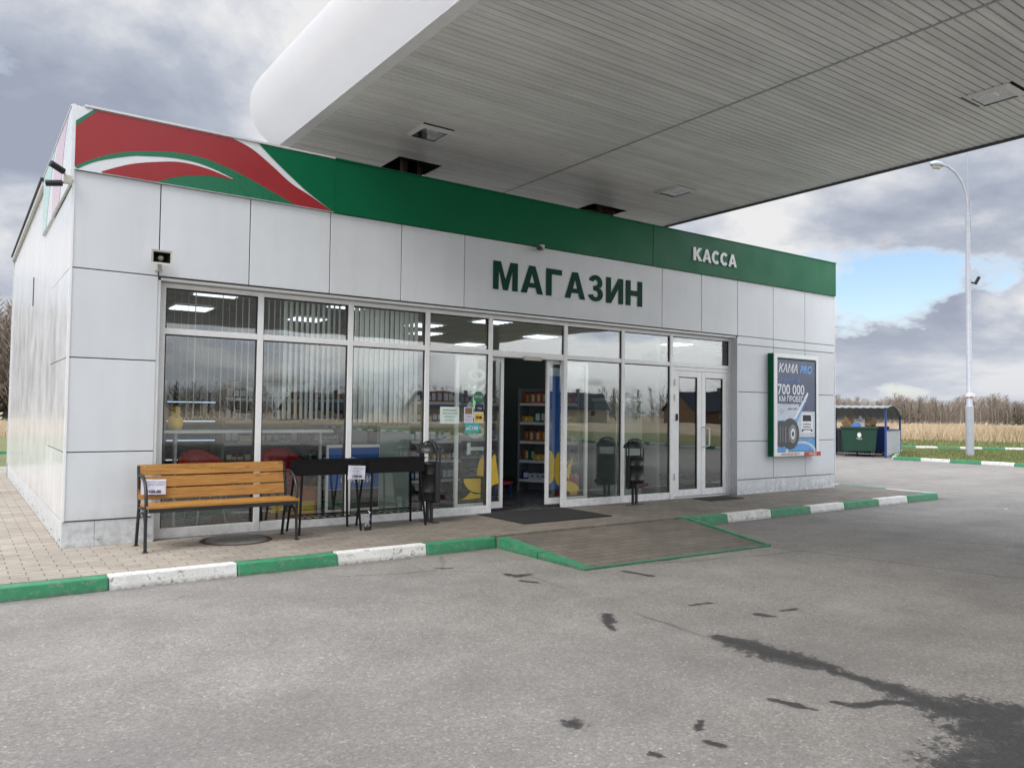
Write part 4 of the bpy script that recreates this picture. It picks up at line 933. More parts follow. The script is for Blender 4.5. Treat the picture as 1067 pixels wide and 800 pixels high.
def camera_unit(loc, dirs, label, name='security_camera', brk=True):
    t = empty(name, loc, label, 'camera'); k = MB(); k.box(-.035, .035, -.035, .035, -.04, .04, 'plastic_white'); k.build('junction_box', t)
    for (dx, dy, dz) in dirs:
        d = Vector((dx, dy, dz)).normalized(); a = d * .05 + Vector((0, 0, dz * .2)); b = a + d * .15; k = MB(); k.tube([Vector((0, 0, 0)), a], .012, 'plastic_white', 8); k.tube([a, b], .034, 'bin_grey', 12); k.tube([b, b + d * .004], .024, 'ink', 12); k.build('camera_body', t)
camera_unit((-.06, -.03, 4.02), [(-.95, -.05, -.18), (-.80, -.45, .30)], 'twin bullet security cameras on the left corner of the shop')
camera_unit((6.27, -.06, 4.13), [(-.6, -.5, -.1)], 'small security camera below the green band above the big lettering')

# backlit advertising lightbox
t = empty('lightbox', (12.62, 0, 1.82), 'green-sided wall lightbox with blue tyre poster right of the doors', 'lightbox')
k = MB(); x0, x1, z0, z1 = -.73, .73, -1.0, 1.0
k.box(x0, x1, -.128, -.002, z0, z1, 'green'); k.box(x0 + .002, x0 + .10, -.145, -.1285, z0 + .002, z1 - .002, 'frame'); k.box(x1 - .08, x1 - .002, -.145, -.1285, z0 + .002, z1 - .002, 'frame'); k.box(x0 + .10, x1 - .08, -.145, -.1285, z0 + .002, z0 + .08, 'frame'); k.box(x0 + .10, x1 - .08, -.145, -.1285, z1 - .08, z1 - .002, 'frame')
k.box(x0 + .10, x1 - .08, -.133, -.1285, z1 - .10, z1 - .081, 'rubber'); k.box(x1 - .10, x1 - .081, -.133, -.1285, z0 + .081, z1 - .1, 'rubber')
k.build('case', t, bevel=.004)
k = MB(); px0, px1 = x0 + .12, x1 - .115; pz0, pz1 = z0 + .095, z1 - .12; y_ = -.1305
def pq(a, b, c, d, m, y): k.quad([(px0 + a * (px1 - px0), y, pz0 + c * (pz1 - pz0)), (px0 + b * (px1 - px0), y, pz0 + c * (pz1 - pz0)), (px0 + b * (px1 - px0), y, pz0 + d * (pz1 - pz0)), (px0 + a * (px1 - px0), y, pz0 + d * (pz1 - pz0))], m)
PT = XZ(y_ - .002, px0, pz0); sxp, szp = px1 - px0, pz1 - pz0
def pp(loop, m, dy): k.poly([[(a * sxp, b * szp) for a, b in loop]], XZ(y_ - dy, px0, pz0), m)
pq(0, 1, .44, 1, 'navy', y_); pq(0, 1, 0, .4398, 'pale', y_)
pp([(.0, .52), (.55, .52), (.62, .44), (0, .44)], 'pale', .0008)
pp([(0, 0), (1, 0), (1, .15), (0, .13)], 'sky_blue', .0008)
pp([(0, .34), (.45, .34), (.72, .56), (.80, .62), (.80, .60), (.52, .33), (.50, .12), (0, .12)], 'sky_blue', .0012)
pp([(.42, .36), (.5, .36), (.82, .63), (.80, .66)], 'poster_white', .0014)
pp(arc(.62, -.02, .42, .13, 0, 180) + arc(.62, -.02, .36, .105, 180, 0), 'pale', .0016)
for cx, rr in ((.10, .20), (.33, .24)):
    pp(arc(cx, .19, rr, rr * sxp / szp * 1.05, 0, 350, 28), 'tyre', .0020 if cx < .2 else .0024)
    for q in range(4): pp([(cx - rr * .5 + q * rr * .33, .10), (cx - rr * .5 + q * rr * .33 + .012, .10), (cx - rr * .5 + q * rr * .33 + .012, .27), (cx - rr * .5 + q * rr * .33, .27)], 'grey', .0027)
pp(arc(.40, .19, .10, .105, 0, 350, 20), 'grey', .0030); pp(arc(.40, .19, .055, .06, 0, 350, 20), 'poster_white', .0033); pp(arc(.40, .19, .03, .03, 0, 350, 16), 'tyre', .0036)
pp([(.62, .20), (.62, .37), (.66, .42), (.90, .42), (.94, .37), (.94, .20)], 'poster_white', .0018); pp([(.66, .33), (.67, .40), (.89, .40), (.90, .33)], 'ink', .0022)
for q in range(3): pp([(.67, .23 + q * .03), (.89, .23 + q * .03), (.89, .245 + q * .03), (.67, .245 + q * .03)], 'grey', .0022)
for q in (.635, .885): pp([(q, .215), (q + .045, .215), (q + .045, .24), (q, .24)], 'ink', .0024)
pq(.0, 1, .135, .155, 'grey', y_ - .0013)
def pt(st, size, a, c, m, align='LEFT', offset=0.0, shear=0.0, sx=1.0): k.text(st, size, XZ(y_ - .004, px0 + a * sxp, pz0 + c * szp), m, align, offset, shear, sx)
pt('КАМА', .235, .02, .865, 'poster_white', offset=.004, shear=.25, sx=.90); pt('PRO', .215, .585, .865, 'sky_blue', offset=.008, shear=.25, sx=.95)
pt('СТОЙКОСТЬ ДО', .085, .03, .765, 'sky_blue'); pt('700 000', .28, .0, .625, 'poster_white', offset=.004, sx=.95); pt('КМ ПРОБЕГА', .15, .03, .545, 'poster_white', offset=.003, sx=.92)
pt('шины для грузовых автомобилей', .045, .03, .505, 'pale'); pt('КАМА ТАЙРС', .05, .26, .455, 'ink')
for q in range(3):
    for r_ in range(3): pp([(.05 + q * .04, .405 + r_ * .022), (.075 + q * .04, .405 + r_ * .022), (.075 + q * .04, .42 + r_ * .022), (.05 + q * .04, .42 + r_ * .022)], 'grey', .0019) if (q + r_) % 2 else None
k.build('poster', t)
k = MB(); k.box(x0 + .12, x0 + .95, -.148, -.146, z0 + .012, z0 + .072, 'poster_white'); txt(k, 'РЕКЛАМНЫЕ МЕСТА', .06, x0 + .52, z0 + .022, 'label_red', -.1495, offset=.001); k.box(x0 + .96, x1 + .06, -.150, -.146, z0 - .01, z0 + .075, 'label_red'); txt(k, 'АРЕНДА', .065, x0 + 1.24, z0 + .012, 'poster_white', -.1515, offset=.001); k.build('sticker_strip', t)

# ------------------------------------------------------------------ furniture on the apron
Z0 = .12
t = empty('bench', (1.48, -.46, Z0), 'varnished slatted bench on black iron legs under the leftmost window', 'bench')
BL = .80
for i in range(3):                  # back planks leaning
    z = .56 + i * .128; y = .175 + i * .028
    k = MB(); T = Matrix.Translation((0, y, z)) @ Matrix.Rotation(R(-12), 4, 'X')
    k.box(-BL - .01, BL - .02, -.016, .016, -.058, .058, 'wood', T)
    for xx in (-BL + .06, -.02, BL - .10):
        for zz in (-.03, .03): k.lathe([(0, 0), (.006, 0), (.006, .002), (0, .002)], T @ Vector((xx, -.0175, zz)), 'poster_white', 6)
    k.build('back_slat', t, bevel=.006)
for i in range(4):
    y = -.22 + i * .098
    k = MB(); k.box(-BL + .0, BL + .02, y - .043, y + .043, .445, .475, 'wood'); k.build('seat_slat', t, bevel=.006)
k = MB(); k.box(-BL + .02, BL, -.262, -.235, .405, .443, 'black_iron'); k.box(-BL + .02, BL, .10, .125, .405, .443, 'black_iron'); k.build('seat_rail', t)
for sx_ in (-BL + .0, BL):
    k = MB()
    k.tube([(sx_, -.235, 0), (sx_, -.215, .25), (sx_, -.225, .50), (sx_, -.20, .62), (sx_, -.13, .71), (sx_, -.02, .765), (sx_, .10, .775), (sx_, .20, .76)], [.017, .017, .018, .018, .017, .017, .016, .014], 'black_iron', 8)
    k.build('arm_and_front_leg', t)
    k = MB(); k.tube([(sx_, .26, 0), (sx_, .20, .25), (sx_, .155, .44), (sx_, .20, .70), (sx_, .235, .86)], .017, 'black_iron', 8); k.build('rear_leg', t)
    k = MB(); k.tube([(sx_, -.215, .23), (sx_, -.17, .33), (sx_, -.05, .39), (sx_, .08, .37), (sx_, .16, .30), (sx_, .20, .24)], .013, 'black_iron', 8); k.tube([(sx_, -.22, .425), (sx_, .155, .425)], .013, 'black_iron', 8); k.build('brace', t)
    for yy in (-.235, .26): k = MB(); k.box(sx_ - .022, sx_ + .022, yy - .03, yy + .03, 0, .012, 'black_iron'); k.build('foot', t)
k = MB(); T = Matrix.Translation((-.665, .135, .64)) @ Matrix.Rotation(R(-10), 4, 'X') @ Matrix.Rotation(R(2), 4, 'Y')
gv = []; N = 8
for i in range(N + 1):
    for j in range(N + 1): gv.append(T @ Vector(((i / N - .5) * .25, random.uniform(-.003, .003), (j / N - .5) * .165)))
k.add(gv, [(i * (N + 1) + j, (i + 1) * (N + 1) + j, (i + 1) * (N + 1) + j + 1, i * (N + 1) + j + 1) for i in range(N) for j in range(N)], 'paper', True)
TX = T @ XZ(-.006, 0, 0)
k.text('Скамейка садовая', .026, TX @ Matrix.Translation((-.10, .045, 0)), 'grey'); k.text('с подлокотниками', .024, TX @ Matrix.Translation((-.10, .018, 0)), 'grey'); k.text('цена', .022, TX @ Matrix.Translation((-.10, -.008, 0)), 'grey'); k.text('7100-00', .046, TX @ Matrix.Translation((0, -.068, 0)), 'ink', 'CENTER', .0018)
k.tube([(-.80, .10, .73), (-.79, .13, .715)], .003, 'poster_white', 5)
k.build('price_tag', t)

def brazier(x, y, label, w_=.395, tagon=None):
    t = empty('brazier', (x, y, Z0), label, 'brazier', group=None)
    k = MB(); h0, h1, d2 = .70, .875, .155; th = .006
    k.box(-w_, w_, -d2, -d2 + th, h0, h1, 'grill'); k.box(-w_, w_, d2 - th, d2, h0, h1, 'grill'); k.box(-w_, -w_ + th, -d2 + th, d2 - th, h0, h1, 'grill'); k.box(w_ - th, w_, -d2 + th, d2 - th, h0, h1, 'grill'); k.box(-w_ + th, w_ - th, -d2 + th, d2 - th, h0, h0 + th, 'grill')
    k.box(-w_ - .008, w_ + .008, -d2 - .008, -d2 - .0005, h1 - .012, h1 + .004, 'grill')
    for i in range(12): k.lathe([(0, 0), (.008, 0), (.008, .001), (0, .001)], (-w_ + .07 + i * .068, -d2 - .003, h0 + .045), 'dark', 6)
    k.build('firebox', t)
    k = MB(); k.box(-w_ + .02, w_ - .02, -d2 + .02, d2 - .02, h1 - .03, h1 - .02, 'grill')
    for i in range(14): k.bar((-w_ + .03 + i * .062, -d2, h1 + .006), (-w_ + .03 + i * .062, d2, h1 + .006), .006, 'grill')
    k.build('grate', t)
    for a in (-1, 1):
        q = MB(); q.tube([(a * (w_), -.05, h1 - .06), (a * (w_ + .035), -.05, h1 - .06), (a * (w_ + .035), .05, h1 - .06), (a * w_, .05, h1 - .06)], .005, 'grill', 6); q.build('handle', t)
        for b in (-1, 1):
            q = MB(); q.bar((a * (w_ - .05), b * (d2 - .02), h0), (a * (w_ + .0), b * (d2 + .055), 0), .022, 'grill'); q.build('leg', t)
    q = MB(); zz = .19; ww, dd = w_ - .02, d2 + .03
    for b in (-1, 1): q.bar((-ww, b * dd, zz), (ww, b * dd, zz), .014, 'grill')
    for i in range(9): q.bar((-ww + i * ww / 4, -dd, zz), (-ww + i * ww / 4, dd, zz), .010, 'grill')
    q.build('shelf_rack', t)
    return t
b1 = brazier(2.80, -.23, 'black steel charcoal brazier right beside the bench')
b2 = brazier(3.72, -.22, 'black steel charcoal brazier nearer the domed bin')
k = MB(); T = Matrix.Translation((.34, -.175, .72)) @ Matrix.Rotation(R(3), 4, 'Y'); gv = [T @ Vector(((i / 6 - .5) * .23, random.uniform(-.003, .003) - .01 * math.sin(i), (j / 6 - .5) * .17)) for i in range(7) for j in range(7)]
k.add(gv, [(i * 7 + j, (i + 1) * 7 + j, (i + 1) * 7 + j + 1, i * 7 + j + 1) for i in range(6) for j in range(6)], 'paper', True)
TX = T @ XZ(-.018, 0, 0); k.text('Мангал складной', .024, TX @ Matrix.Translation((-.095, .045, 0)), 'grey'); k.text('сталь 2 мм', .022, TX @ Matrix.Translation((-.095, .015, 0)), 'grey'); k.text('1700-00', .040, TX @ Matrix.Translation((0, -.06, 0)), 'ink', 'CENTER', .0018); k.build('price_tag', b1)
k = MB(); pts = [(3.29 + .02 * math.sin(i * 1.7), -.45 + .02 * math.cos(i * 2.1), .36 - i * .022) for i in range(10)]; k.tube(pts, .006, 'steel', 6)
k.box(3.24, 3.31, -.47, -.43, .124, .165, 'bin_grey'); k.tube([(3.25, -.45, .165), (3.255, -.45, .20), (3.295, -.45, .20), (3.30, -.45, .165)], .006, 'steel', 6)
tag(k.build('padlock_chain'), 'steel chain with padlock hanging between the two braziers', 'chain')

def bin_(x, y, rz, label):
    t = empty('litter_bin', (x, y, Z0), label, 'litter bin', rz, 'domed litter bins by the shop windows')
    for s in (-1, 1):
        k = MB(); k.bar((s * .045, 0, .0), (s * .045, 0, .36), .035, 'black_iron'); k.build('post', t)
    k = MB(); k.box(-.17, .17, -.04, .04, 0, .012, 'black_iron'); k.build('base_plate', t)
    k = MB(); k.lathe([(0, .29), (.145, .29), (.150, .31), (.150, .40), (.156, .405), (.156, .418), (.150, .425), (.150, .64), (.156, .645), (.156, .655), (.150, .66), (.150, .77), (.158, .78), (.158, .80), (.14, .80), (.14, .45), (0, .44)], (0, 0, 0), 'bin_grey', 28); k.build('drum', t)
    k = MB(); pts = [(-.185, 0, .27), (-.185, 0, .92)] + [(-.185 * math.cos(R(a)), 0, .92 + .165 * math.sin(R(a))) for a in range(15, 180, 15)] + [(.185, 0, .92), (.185, 0, .27)]
    for yy in (-.028, .028): k.tube([(p_[0], yy, p_[2]) for p_ in pts], .011, 'black_iron', 8)
    k.tube([(-.185, 0, .28), (.185, 0, .28)], .014, 'black_iron', 8); k.build('hoop', t)
    for s in (-1, 1): k = MB(); k.box(s * .17 - .02, s * .17 + .02, -.035, .035, .30, .80, 'black_iron'); k.build('side_strap', t)
    k = MB(); k.lathe([(.19, .93), (.188, .955), (.168, .995), (.125, 1.03), (.065, 1.05), (0, 1.055)], (0, 0, 0), 'bin_grey', 28); k.lathe([(0, 1.04), (.05, 1.035), (.10, 1.012), (.148, .98), (.183, .93), (.19, .93)], (0, 0, 0), 'black_iron', 28); k.build('dome_lid', t)
    k = MB(); k.tube([(0, 0, 1.05), (0, 0, 1.085)], .008, 'black_iron', 6); k.build('lid_stem', t)
    k = MB(); k.box(-.15, .15, -.158, -.152, .30, .36, 'rust'); k.build('rusty_band', t)
bin_(4.31, -.18, R(97), 'grey domed litter bin turned side-on between braziers and doors')
bin_(8.17, -.16, R(6), 'grey domed litter bin facing outward left of the hinged doors')

k = MB(); k.box(5.27, 6.86, -1.04, .10, .1215, .134, 'mat'); tag(k.build('doormat', bevel=.004), 'large black rubber doormat before the open sliding doors', 'doormat')
k = MB(); k.box(9.72, 10.62, -.44, -.02, .1215, .132, 'mat'); tag(k.build('doormat', bevel=.004), 'small black doormat before the closed hinged doors', 'doormat')
t = empty('manhole_cover', (1.70, -.36, .1215), 'round concrete manhole cover in the paving under the bench', 'manhole cover')
k = MB(); k.lathe([(0, .008), (.33, .008), (.335, .004), (.335, 0)], (0, 0, 0), 'concrete', 36); k.build('cover', t); k = MB(); k.lathe([(.34, .0), (.34, .005), (.39, .004), (.395, 0)], (0, 0, 0), 'rust', 36); k.build('rim', t)

# litter scraps on the asphalt
for i, (x, y) in enumerate(((12.6, -4.3), (14.1, -3.3))):
    k = MB(); k.add([(0, 0, .006), (.12, .01, .02), (.14, .07, .008), (.02, .06, .03)], [(0, 1, 2, 3)], 'bag_white'); o = k.build('paper_scrap', loc=(x, y, 0)); tag(o, ('crumpled white paper scrap on the open asphalt, nearer one', 'white paper scrap on the asphalt beyond the nearer scrap')[i], 'litter')

# ------------------------------------------------------------------ canopy
CX0, CX1, CYB, CYF, CZ = 2.93, 11.20, 2.35, -14.0, 5.60
can = empty('canopy', (7.05, -12, CZ), 'white round-edged filling station canopy with slatted metal underside', 'canopy'); CO = -Vector((7.05, -12, CZ))
def cpart(mb, name, parent=can):
    o = mb.build(name, parent)
    if parent is can: o.location = CO
    return o
# openings and recessed lamps in the soffit
holes = [(4.60, 5.38, 1.52, 2.36), (8.82, 9.70, 1.72, 2.36)]
lamps = [(4.46, .25), (9.42, .12), (9.40, -5.15)]
lamps += [(4.46, -5.15), (4.46, -10.5), (9.42, -10.5)]
LH = .25
def inter(a, b, y0, y1):
    """x-intervals of [a,b] left uncut by openings overlapping y0..y1"""
    segs_ = [(a, b)]
    for (hx0, hx1, hy0, hy1) in holes + [(x - LH, x + LH, y - LH, y + LH) for x, y in lamps]:
        if hy1 > y0 + .002 and hy0 < y1 - .002:
            out = []
            for s0, s1 in segs_:
                if hx1 <= s0 or hx0 >= s1: out.append((s0, s1))
                else:
                    if hx0 > s0: out.append((s0, hx0))
                    if hx1 < s1: out.append((hx1, s1))
            segs_ = out
    return segs_
sf = MB(); y = CYB
while y > CYF:
    y1 = max(y - .10, CYF)
    for a, b in ((CX0 + .14, 7.035), (7.075, CX1 - .02)):
        for s0, s1 in inter(a, b, y1, y):
            zz = CZ + random.uniform(-.0012, .0012)
            # slat: flat pan with turned-up edges
            ya, yb = y1 + .007, y - .003
            sf.add([(s0, ya, zz + .014), (s0, ya + .006, zz), (s0, yb - .006, zz), (s0, yb, zz + .014), (s1, ya, zz + .014), (s1, ya + .006, zz), (s1, yb - .006, zz), (s1, yb, zz + .014)],
                   [(0, 4, 5, 1), (1, 5, 6, 2), (2, 6, 7, 3)], 'soffit')
    y = y1
cpart(sf, 'soffit')
bk = MB()
# backing above the slats, split around lamp boxes is unnecessary: lies higher
bk.box(CX0 + .14, CX1, CYF, CYB + .3, CZ + .30, CZ + .34, 'dark')
bk.box(CX0 + .14, CX1 - .02, CYF, 1.50, CZ + .10, CZ + .105, 'grey'); 
bk.box(CX0 + .14, 4.58, 1.50, CYB, CZ + .10, CZ + .105, 'grey'); bk.box(5.40, 8.80, 1.50, CYB, CZ + .10, CZ + .105, 'grey'); bk.box(9.72, CX1 - .02, 1.50, CYB, CZ + .10, CZ + .105, 'grey')
cpart(bk, 'deck')
jt = MB(); jt.box(7.040, 7.070, CYF, CYB, CZ - .006, CZ + .01, 'steel'); jt.box(7.10, 7.112, CYF, CYB, CZ - .003, CZ + .0, 'seam') if 0 else None
jt.box(CX1 - .015, CX1 + .035, CYF, CYB, CZ - .03, CZ + .05, 'seam'); jt.box(CX0 - .02, CX0 + .135, CYF, CYB, CZ - .004, CZ + .012, 'frame')
cpart(jt, 'edge_trim')
# bullnose membrane swept round the outline
RAD = .53
def outline():
    pts = []; rc = .55
    def corner(cx, cy, a0, a1):
        for i in range(9):
            a = R(a0 + (a1 - a0) * i / 8); pts.append((cx + rc * math.cos(a), cy + rc * math.sin(a), math.cos(a), math.sin(a)))
    x0, x1, y0, y1 = CX0, CX1, CYF, CYB
    for yy in np.linspace(y0 + rc, y1 - rc, 40)[:-1]: pts.append((x0, yy, -1, 0))
    corner(x0 + rc, y1 - rc, 180, 90); corner(x1 - rc, y1 - rc, 90, 0)
    for yy in np.linspace(y1 - rc, y0 + rc, 20)[1:-1]: pts.append((x1, yy, 1, 0))
    corner(x1 - rc, y0 + rc, 0, -90); corner(x0 + rc, y0 + rc, -90, -180)
    return pts
ol = outline(); tb = MB(); vs = []; nn = 14
for (x, y, nx_, ny_) in ol:
    for j in range(nn + 1):
        a = R(-90 + 180 * j / nn); o_ = math.cos(a) * RAD * .98; zz = CZ + RAD + math.sin(a) * RAD
        vs.append((x + nx_ * o_, y + ny_ * o_, zz))
m_ = len(ol)
tb.add(vs, [(i * (nn + 1) + j, i * (nn + 1) + j + 1, ((i + 1) % m_) * (nn + 1) + j + 1, ((i + 1) % m_) * (nn + 1) + j) for i in range(m_) for j in range(nn)], 'membrane', True)
cpart(tb, 'rounded_edge')
rt = MB(); rt.box(CX0 + .5, CX1 - .5, CYF + .5, CYB - .5, CZ + .5, CZ + 2 * RAD - .02, 'membrane'); cpart(rt, 'canopy_roof')
for hx0, hx1, hy0, hy1 in holes:
    k = MB()
    for (a, b, c, d) in ((hx0 - .01, hx0, hy0, hy1), (hx1, hx1 + .01, hy0, hy1)): k.box(a, b, c, d, CZ + .016, CZ + .3, 'soffit_hole')
    k.box(hx0, hx1, hy0 - .01, hy0, CZ + .016, CZ + .3, 'soffit_hole'); k.box(hx0, hx1, hy1, hy1 + .01, CZ + .016, CZ + .3, 'soffit_hole'); cpart(k, 'opening_lining')
# columns from the shop roof
k = MB(); k.bar((4.86, 1.80, 4.43), (4.86, 1.80, 5.89), .09, 'rust'); k.bar((4.72, 1.72, 5.88), (4.86, 1.76, 5.42), .03, 'rust'); k.bar((5.20, 1.9, 4.43), (5.20, 1.9, 5.89), .05, 'rust'); k.box(4.95, 5.36, 1.95, 2.3, 4.43, 5.52, 'alu'); cpart(k, 'roof_column')
k = MB(); k.box(9.12, 9.60, 1.95, 2.32, 4.43, 5.53, 'alu'); k.bar((9.2, 1.9, 5.3), (9.2, 1.9, 5.89), .09, 'rust'); k.bar((9.5, 2.0, 5.45), (9.5, 2.0, 5.89), .16, 'rust'); k.bar((8.95, 2.0, 5.55), (9.6, 1.9, 5.62), .05, 'rust'); cpart(k, 'roof_column')
# the wide canopy over the pumps, behind the photographer
k = MB(); y = -14.75
while y > -28.9:
    k.box(-7.8, 24.4, y - .29, y - .01, CZ + .002, CZ + .02, 'soffit'); y -= .30
cpart(k, 'front_soffit')
k = MB(); k.box(-8.0, 24.6, -29.2, -14.6, CZ + .03, CZ + 1.0, 'membrane'); cpart(k, 'front_canopy_roof', can).modifiers.new('b', 'BEVEL').width = .3
for x in (0.0, 20.0):
    k = MB(); k.box(x - .2, x + .2, -21.4, -21.0, 0, CZ, 'panel'); cpart(k, 'column')
def soffit_lamp(x, y, label, first=[None]):
    if first[0] is None:
        t = empty('canopy_light', (x, y, CZ), label, 'canopy light', group='square lights recessed in the canopy underside')
        k = MB(); a, b = LH + .015, LH - .055
        for s in (-1, 1):
            k.add([(-a, s * a, -.004), (a, s * a, -.004), (b, s * b, -.035), (-b, s * b, -.035)], [(0, 1, 2, 3)] if s < 0 else [(3, 2, 1, 0)], 'frame')
            k.add([(s * a, -a, -.004), (s * a, a, -.004), (s * b, b, -.035), (s * b, -b, -.035)], [(0, 3, 2, 1)] if s < 0 else [(0, 1, 2, 3)], 'frame')
        k.add([(-b, -b, -.035), (b, -b, -.035), (b, b, -.035), (-b, b, -.035), (-b, -b, .06), (b, -b, .06), (b, b, .06), (-b, b, .06)], [(0, 1, 5, 4), (1, 2, 6, 5), (2, 3, 7, 6), (3, 0, 4, 7)], 'seam')
        k.build('bezel', t)
        k = MB(); k.add([(-b, -b, .061), (b, -b, .061), (b, b, .061), (-b, b, .061)], [(0, 1, 2, 3)], 'steel'); k.tube([(-.12, 0, .04), (.12, 0, .04)], .022, 'poster_white', 10); k.build('reflector', t)
        k = MB(); k.box(-b + .001, b - .001, -b + .001, b - .001, -.028, -.024, 'glass'); k.build('lens', t)
        first[0] = t; return t
    c = copy_tree(first[0]); c.location = (x, y, CZ); c['label'] = label; return c
labs = ['square canopy light above the red swoosh end of the roof band', 'square canopy light nearest the far back corner of the canopy', 'square canopy light at the far upper right of the picture']
for i, (x, y) in enumerate(lamps): soffit_lamp(x, y, labs[i] if i < 3 else 'square canopy light farther forward over the pumps')

# ------------------------------------------------------------------ right background
t = empty('street_lamp', (32.6, 5.6, .09), 'tall grey street lamp on the grass verge, the only one', 'street lamp')
k = MB(); k.tube([(0, 0, 0), (0, 0, 2.0)], .150, 'pole', 16); k.build('base_section', t)
k = MB(); k.tube([(0, 0, 2.0), (0, 0, 2.05), (0, 0, 9.9)], [.150, .110, .085], 'pole', 16); k.build('pole', t)
k = MB(); k.box(-.12, .12, -.17, -.14, 2.4, 2.52, 'poster_white'); k.tube([(0, 0, 2.38), (0, 0, 2.54)], .13, 'poster_white', 14); k.tube([(0, 0, 2.36), (0, 0, 2.38)], .135, 'label_red', 14); k.build('marker_band', t)
# view-right direction is (.81,-.58); the arm reaches to the left
k = MB(); ax, ay = -.62, .55
pts = [(ax * s_, ay * s_, z_) for s_, z_ in ((0, 9.7), (.0, 10.2), (.06, 10.7), (.25, 11.2), (.55, 11.6), (.9, 11.85), (1.15, 11.92))]; k.tube(pts, .045, 'pole', 8); k.tube([(.1, -.07, 9.2), (.1, -.07, 10.4)], .03, 'pole', 6); k.build('arm', t)
k = MB(); k.tube([(ax * 1.1, ay * 1.1, 11.90), (ax * 1.25, ay * 1.25, 11.93), (ax * 1.55, ay * 1.55, 11.97), (ax * 1.75, ay * 1.75, 11.99)], [.05, .13, .15, .06], 'steel', 12); hd = k.build('lamp_head', t)
k = MB(); k.tube([(ax * 1.28, ay * 1.28, 11.83), (ax * 1.62, ay * 1.62, 11.86)], .09, 'plastic_white', 10); k.build('lens', hd)
k = MB(); k.tube([(.02, -.02, 9.8), (.0, 0, 14.5)], .018, 'pole', 6); k.build('lightning_rod', t)
k = MB(); k.bar((.1, -.08, 7.05), (.30, -.2, 7.0), .05, 'bin_grey'); k.bar((.24, -.16, 7.0), (.36, -.26, 7.28), .10, 'bin_grey'); k.build('floodlight', t)

# waste enclosure
ea = Vector((-.30, .954, 0)); eb = Vector((.954, .30, 0))
rz = math.atan2(ea.y, ea.x)
t = empty('waste_shelter', (29.08, 7.17, .0), 'open bin shelter with arched corrugated roof beside the verge', 'bin shelter', rz)
# local: x along the shelter (to the left in view), y = -depth (to the back)
SL, SD = 5.2, 2.75
def prof(u): return 1.98 + .10 * math.sin(min(u / .45, 1) * math.pi * .6) - max(0, u - .35) ** 1.7 * 1.15
k = MB(); N = 60; vs = []
for i in range(N + 1):
    x = -.1 + (SL + .2) * i / N; wv = .02 * math.sin(i * math.pi / 1.5)
    for j in range(13): u = j / 12; vs.append((x, .12 - (SD + .3) * u, prof(u) + wv))
k.add(vs, [(i * 13 + j, i * 13 + j + 1, (i + 1) * 13 + j + 1, (i + 1) * 13 + j) for i in range(N) for j in range(12)], 'grey', True); o = k.build('roof', t); o.modifiers.new('s', 'SOLIDIFY').thickness = .015
for x in (0, SL / 2, SL):
    for y in (0, -SD):
        k = MB(); k.bar((x, y, 0), (x, y, prof(.05 if y == 0 else .92) - .02), .07, 'blue_steel'); k.build('post', t)
    k = MB(); pts = [(x, .08 - (SD + .22) * u, prof(u) - .05) for u in np.linspace(0, 1, 10)]; k.tube(pts, .025, 'blue_steel', 6); k.build('rafter', t)
k = MB()
for x in (0, SL): k.bar((x, 0, 1.08), (x, -SD, 1.08), .05, 'blue_steel')
k.bar((0, -SD, 1.08), (SL, -SD, 1.08), .05, 'blue_steel'); k.build('rail', t)
def corr(p0, p1, z0, z1, n, parent, m='steel'):
    k = MB(); p0, p1 = Vector(p0), Vector(p1); d = (p1 - p0); nn_ = Vector((-d.y, d.x)).normalized(); vs = []
    for i in range(n + 1): q = p0 + d * i / n + nn_ * (.02 if i % 2 else -.02); vs += [(q.x, q.y, z0), (q.x, q.y, z1)]
    k.add(vs, [(2 * i, 2 * i + 2, 2 * i + 3, 2 * i + 1) for i in range(n)], m); k.build('corrugated_panel', parent)
corr((0, -.05), (0, -SD + .05), .03, 1.05, 30, t); corr((SL, -.05), (SL, -SD + .05), .03, 1.05, 30, t); corr((.05, -SD), (SL - .05, -SD), .03, 1.05, 70, t, 'grey')

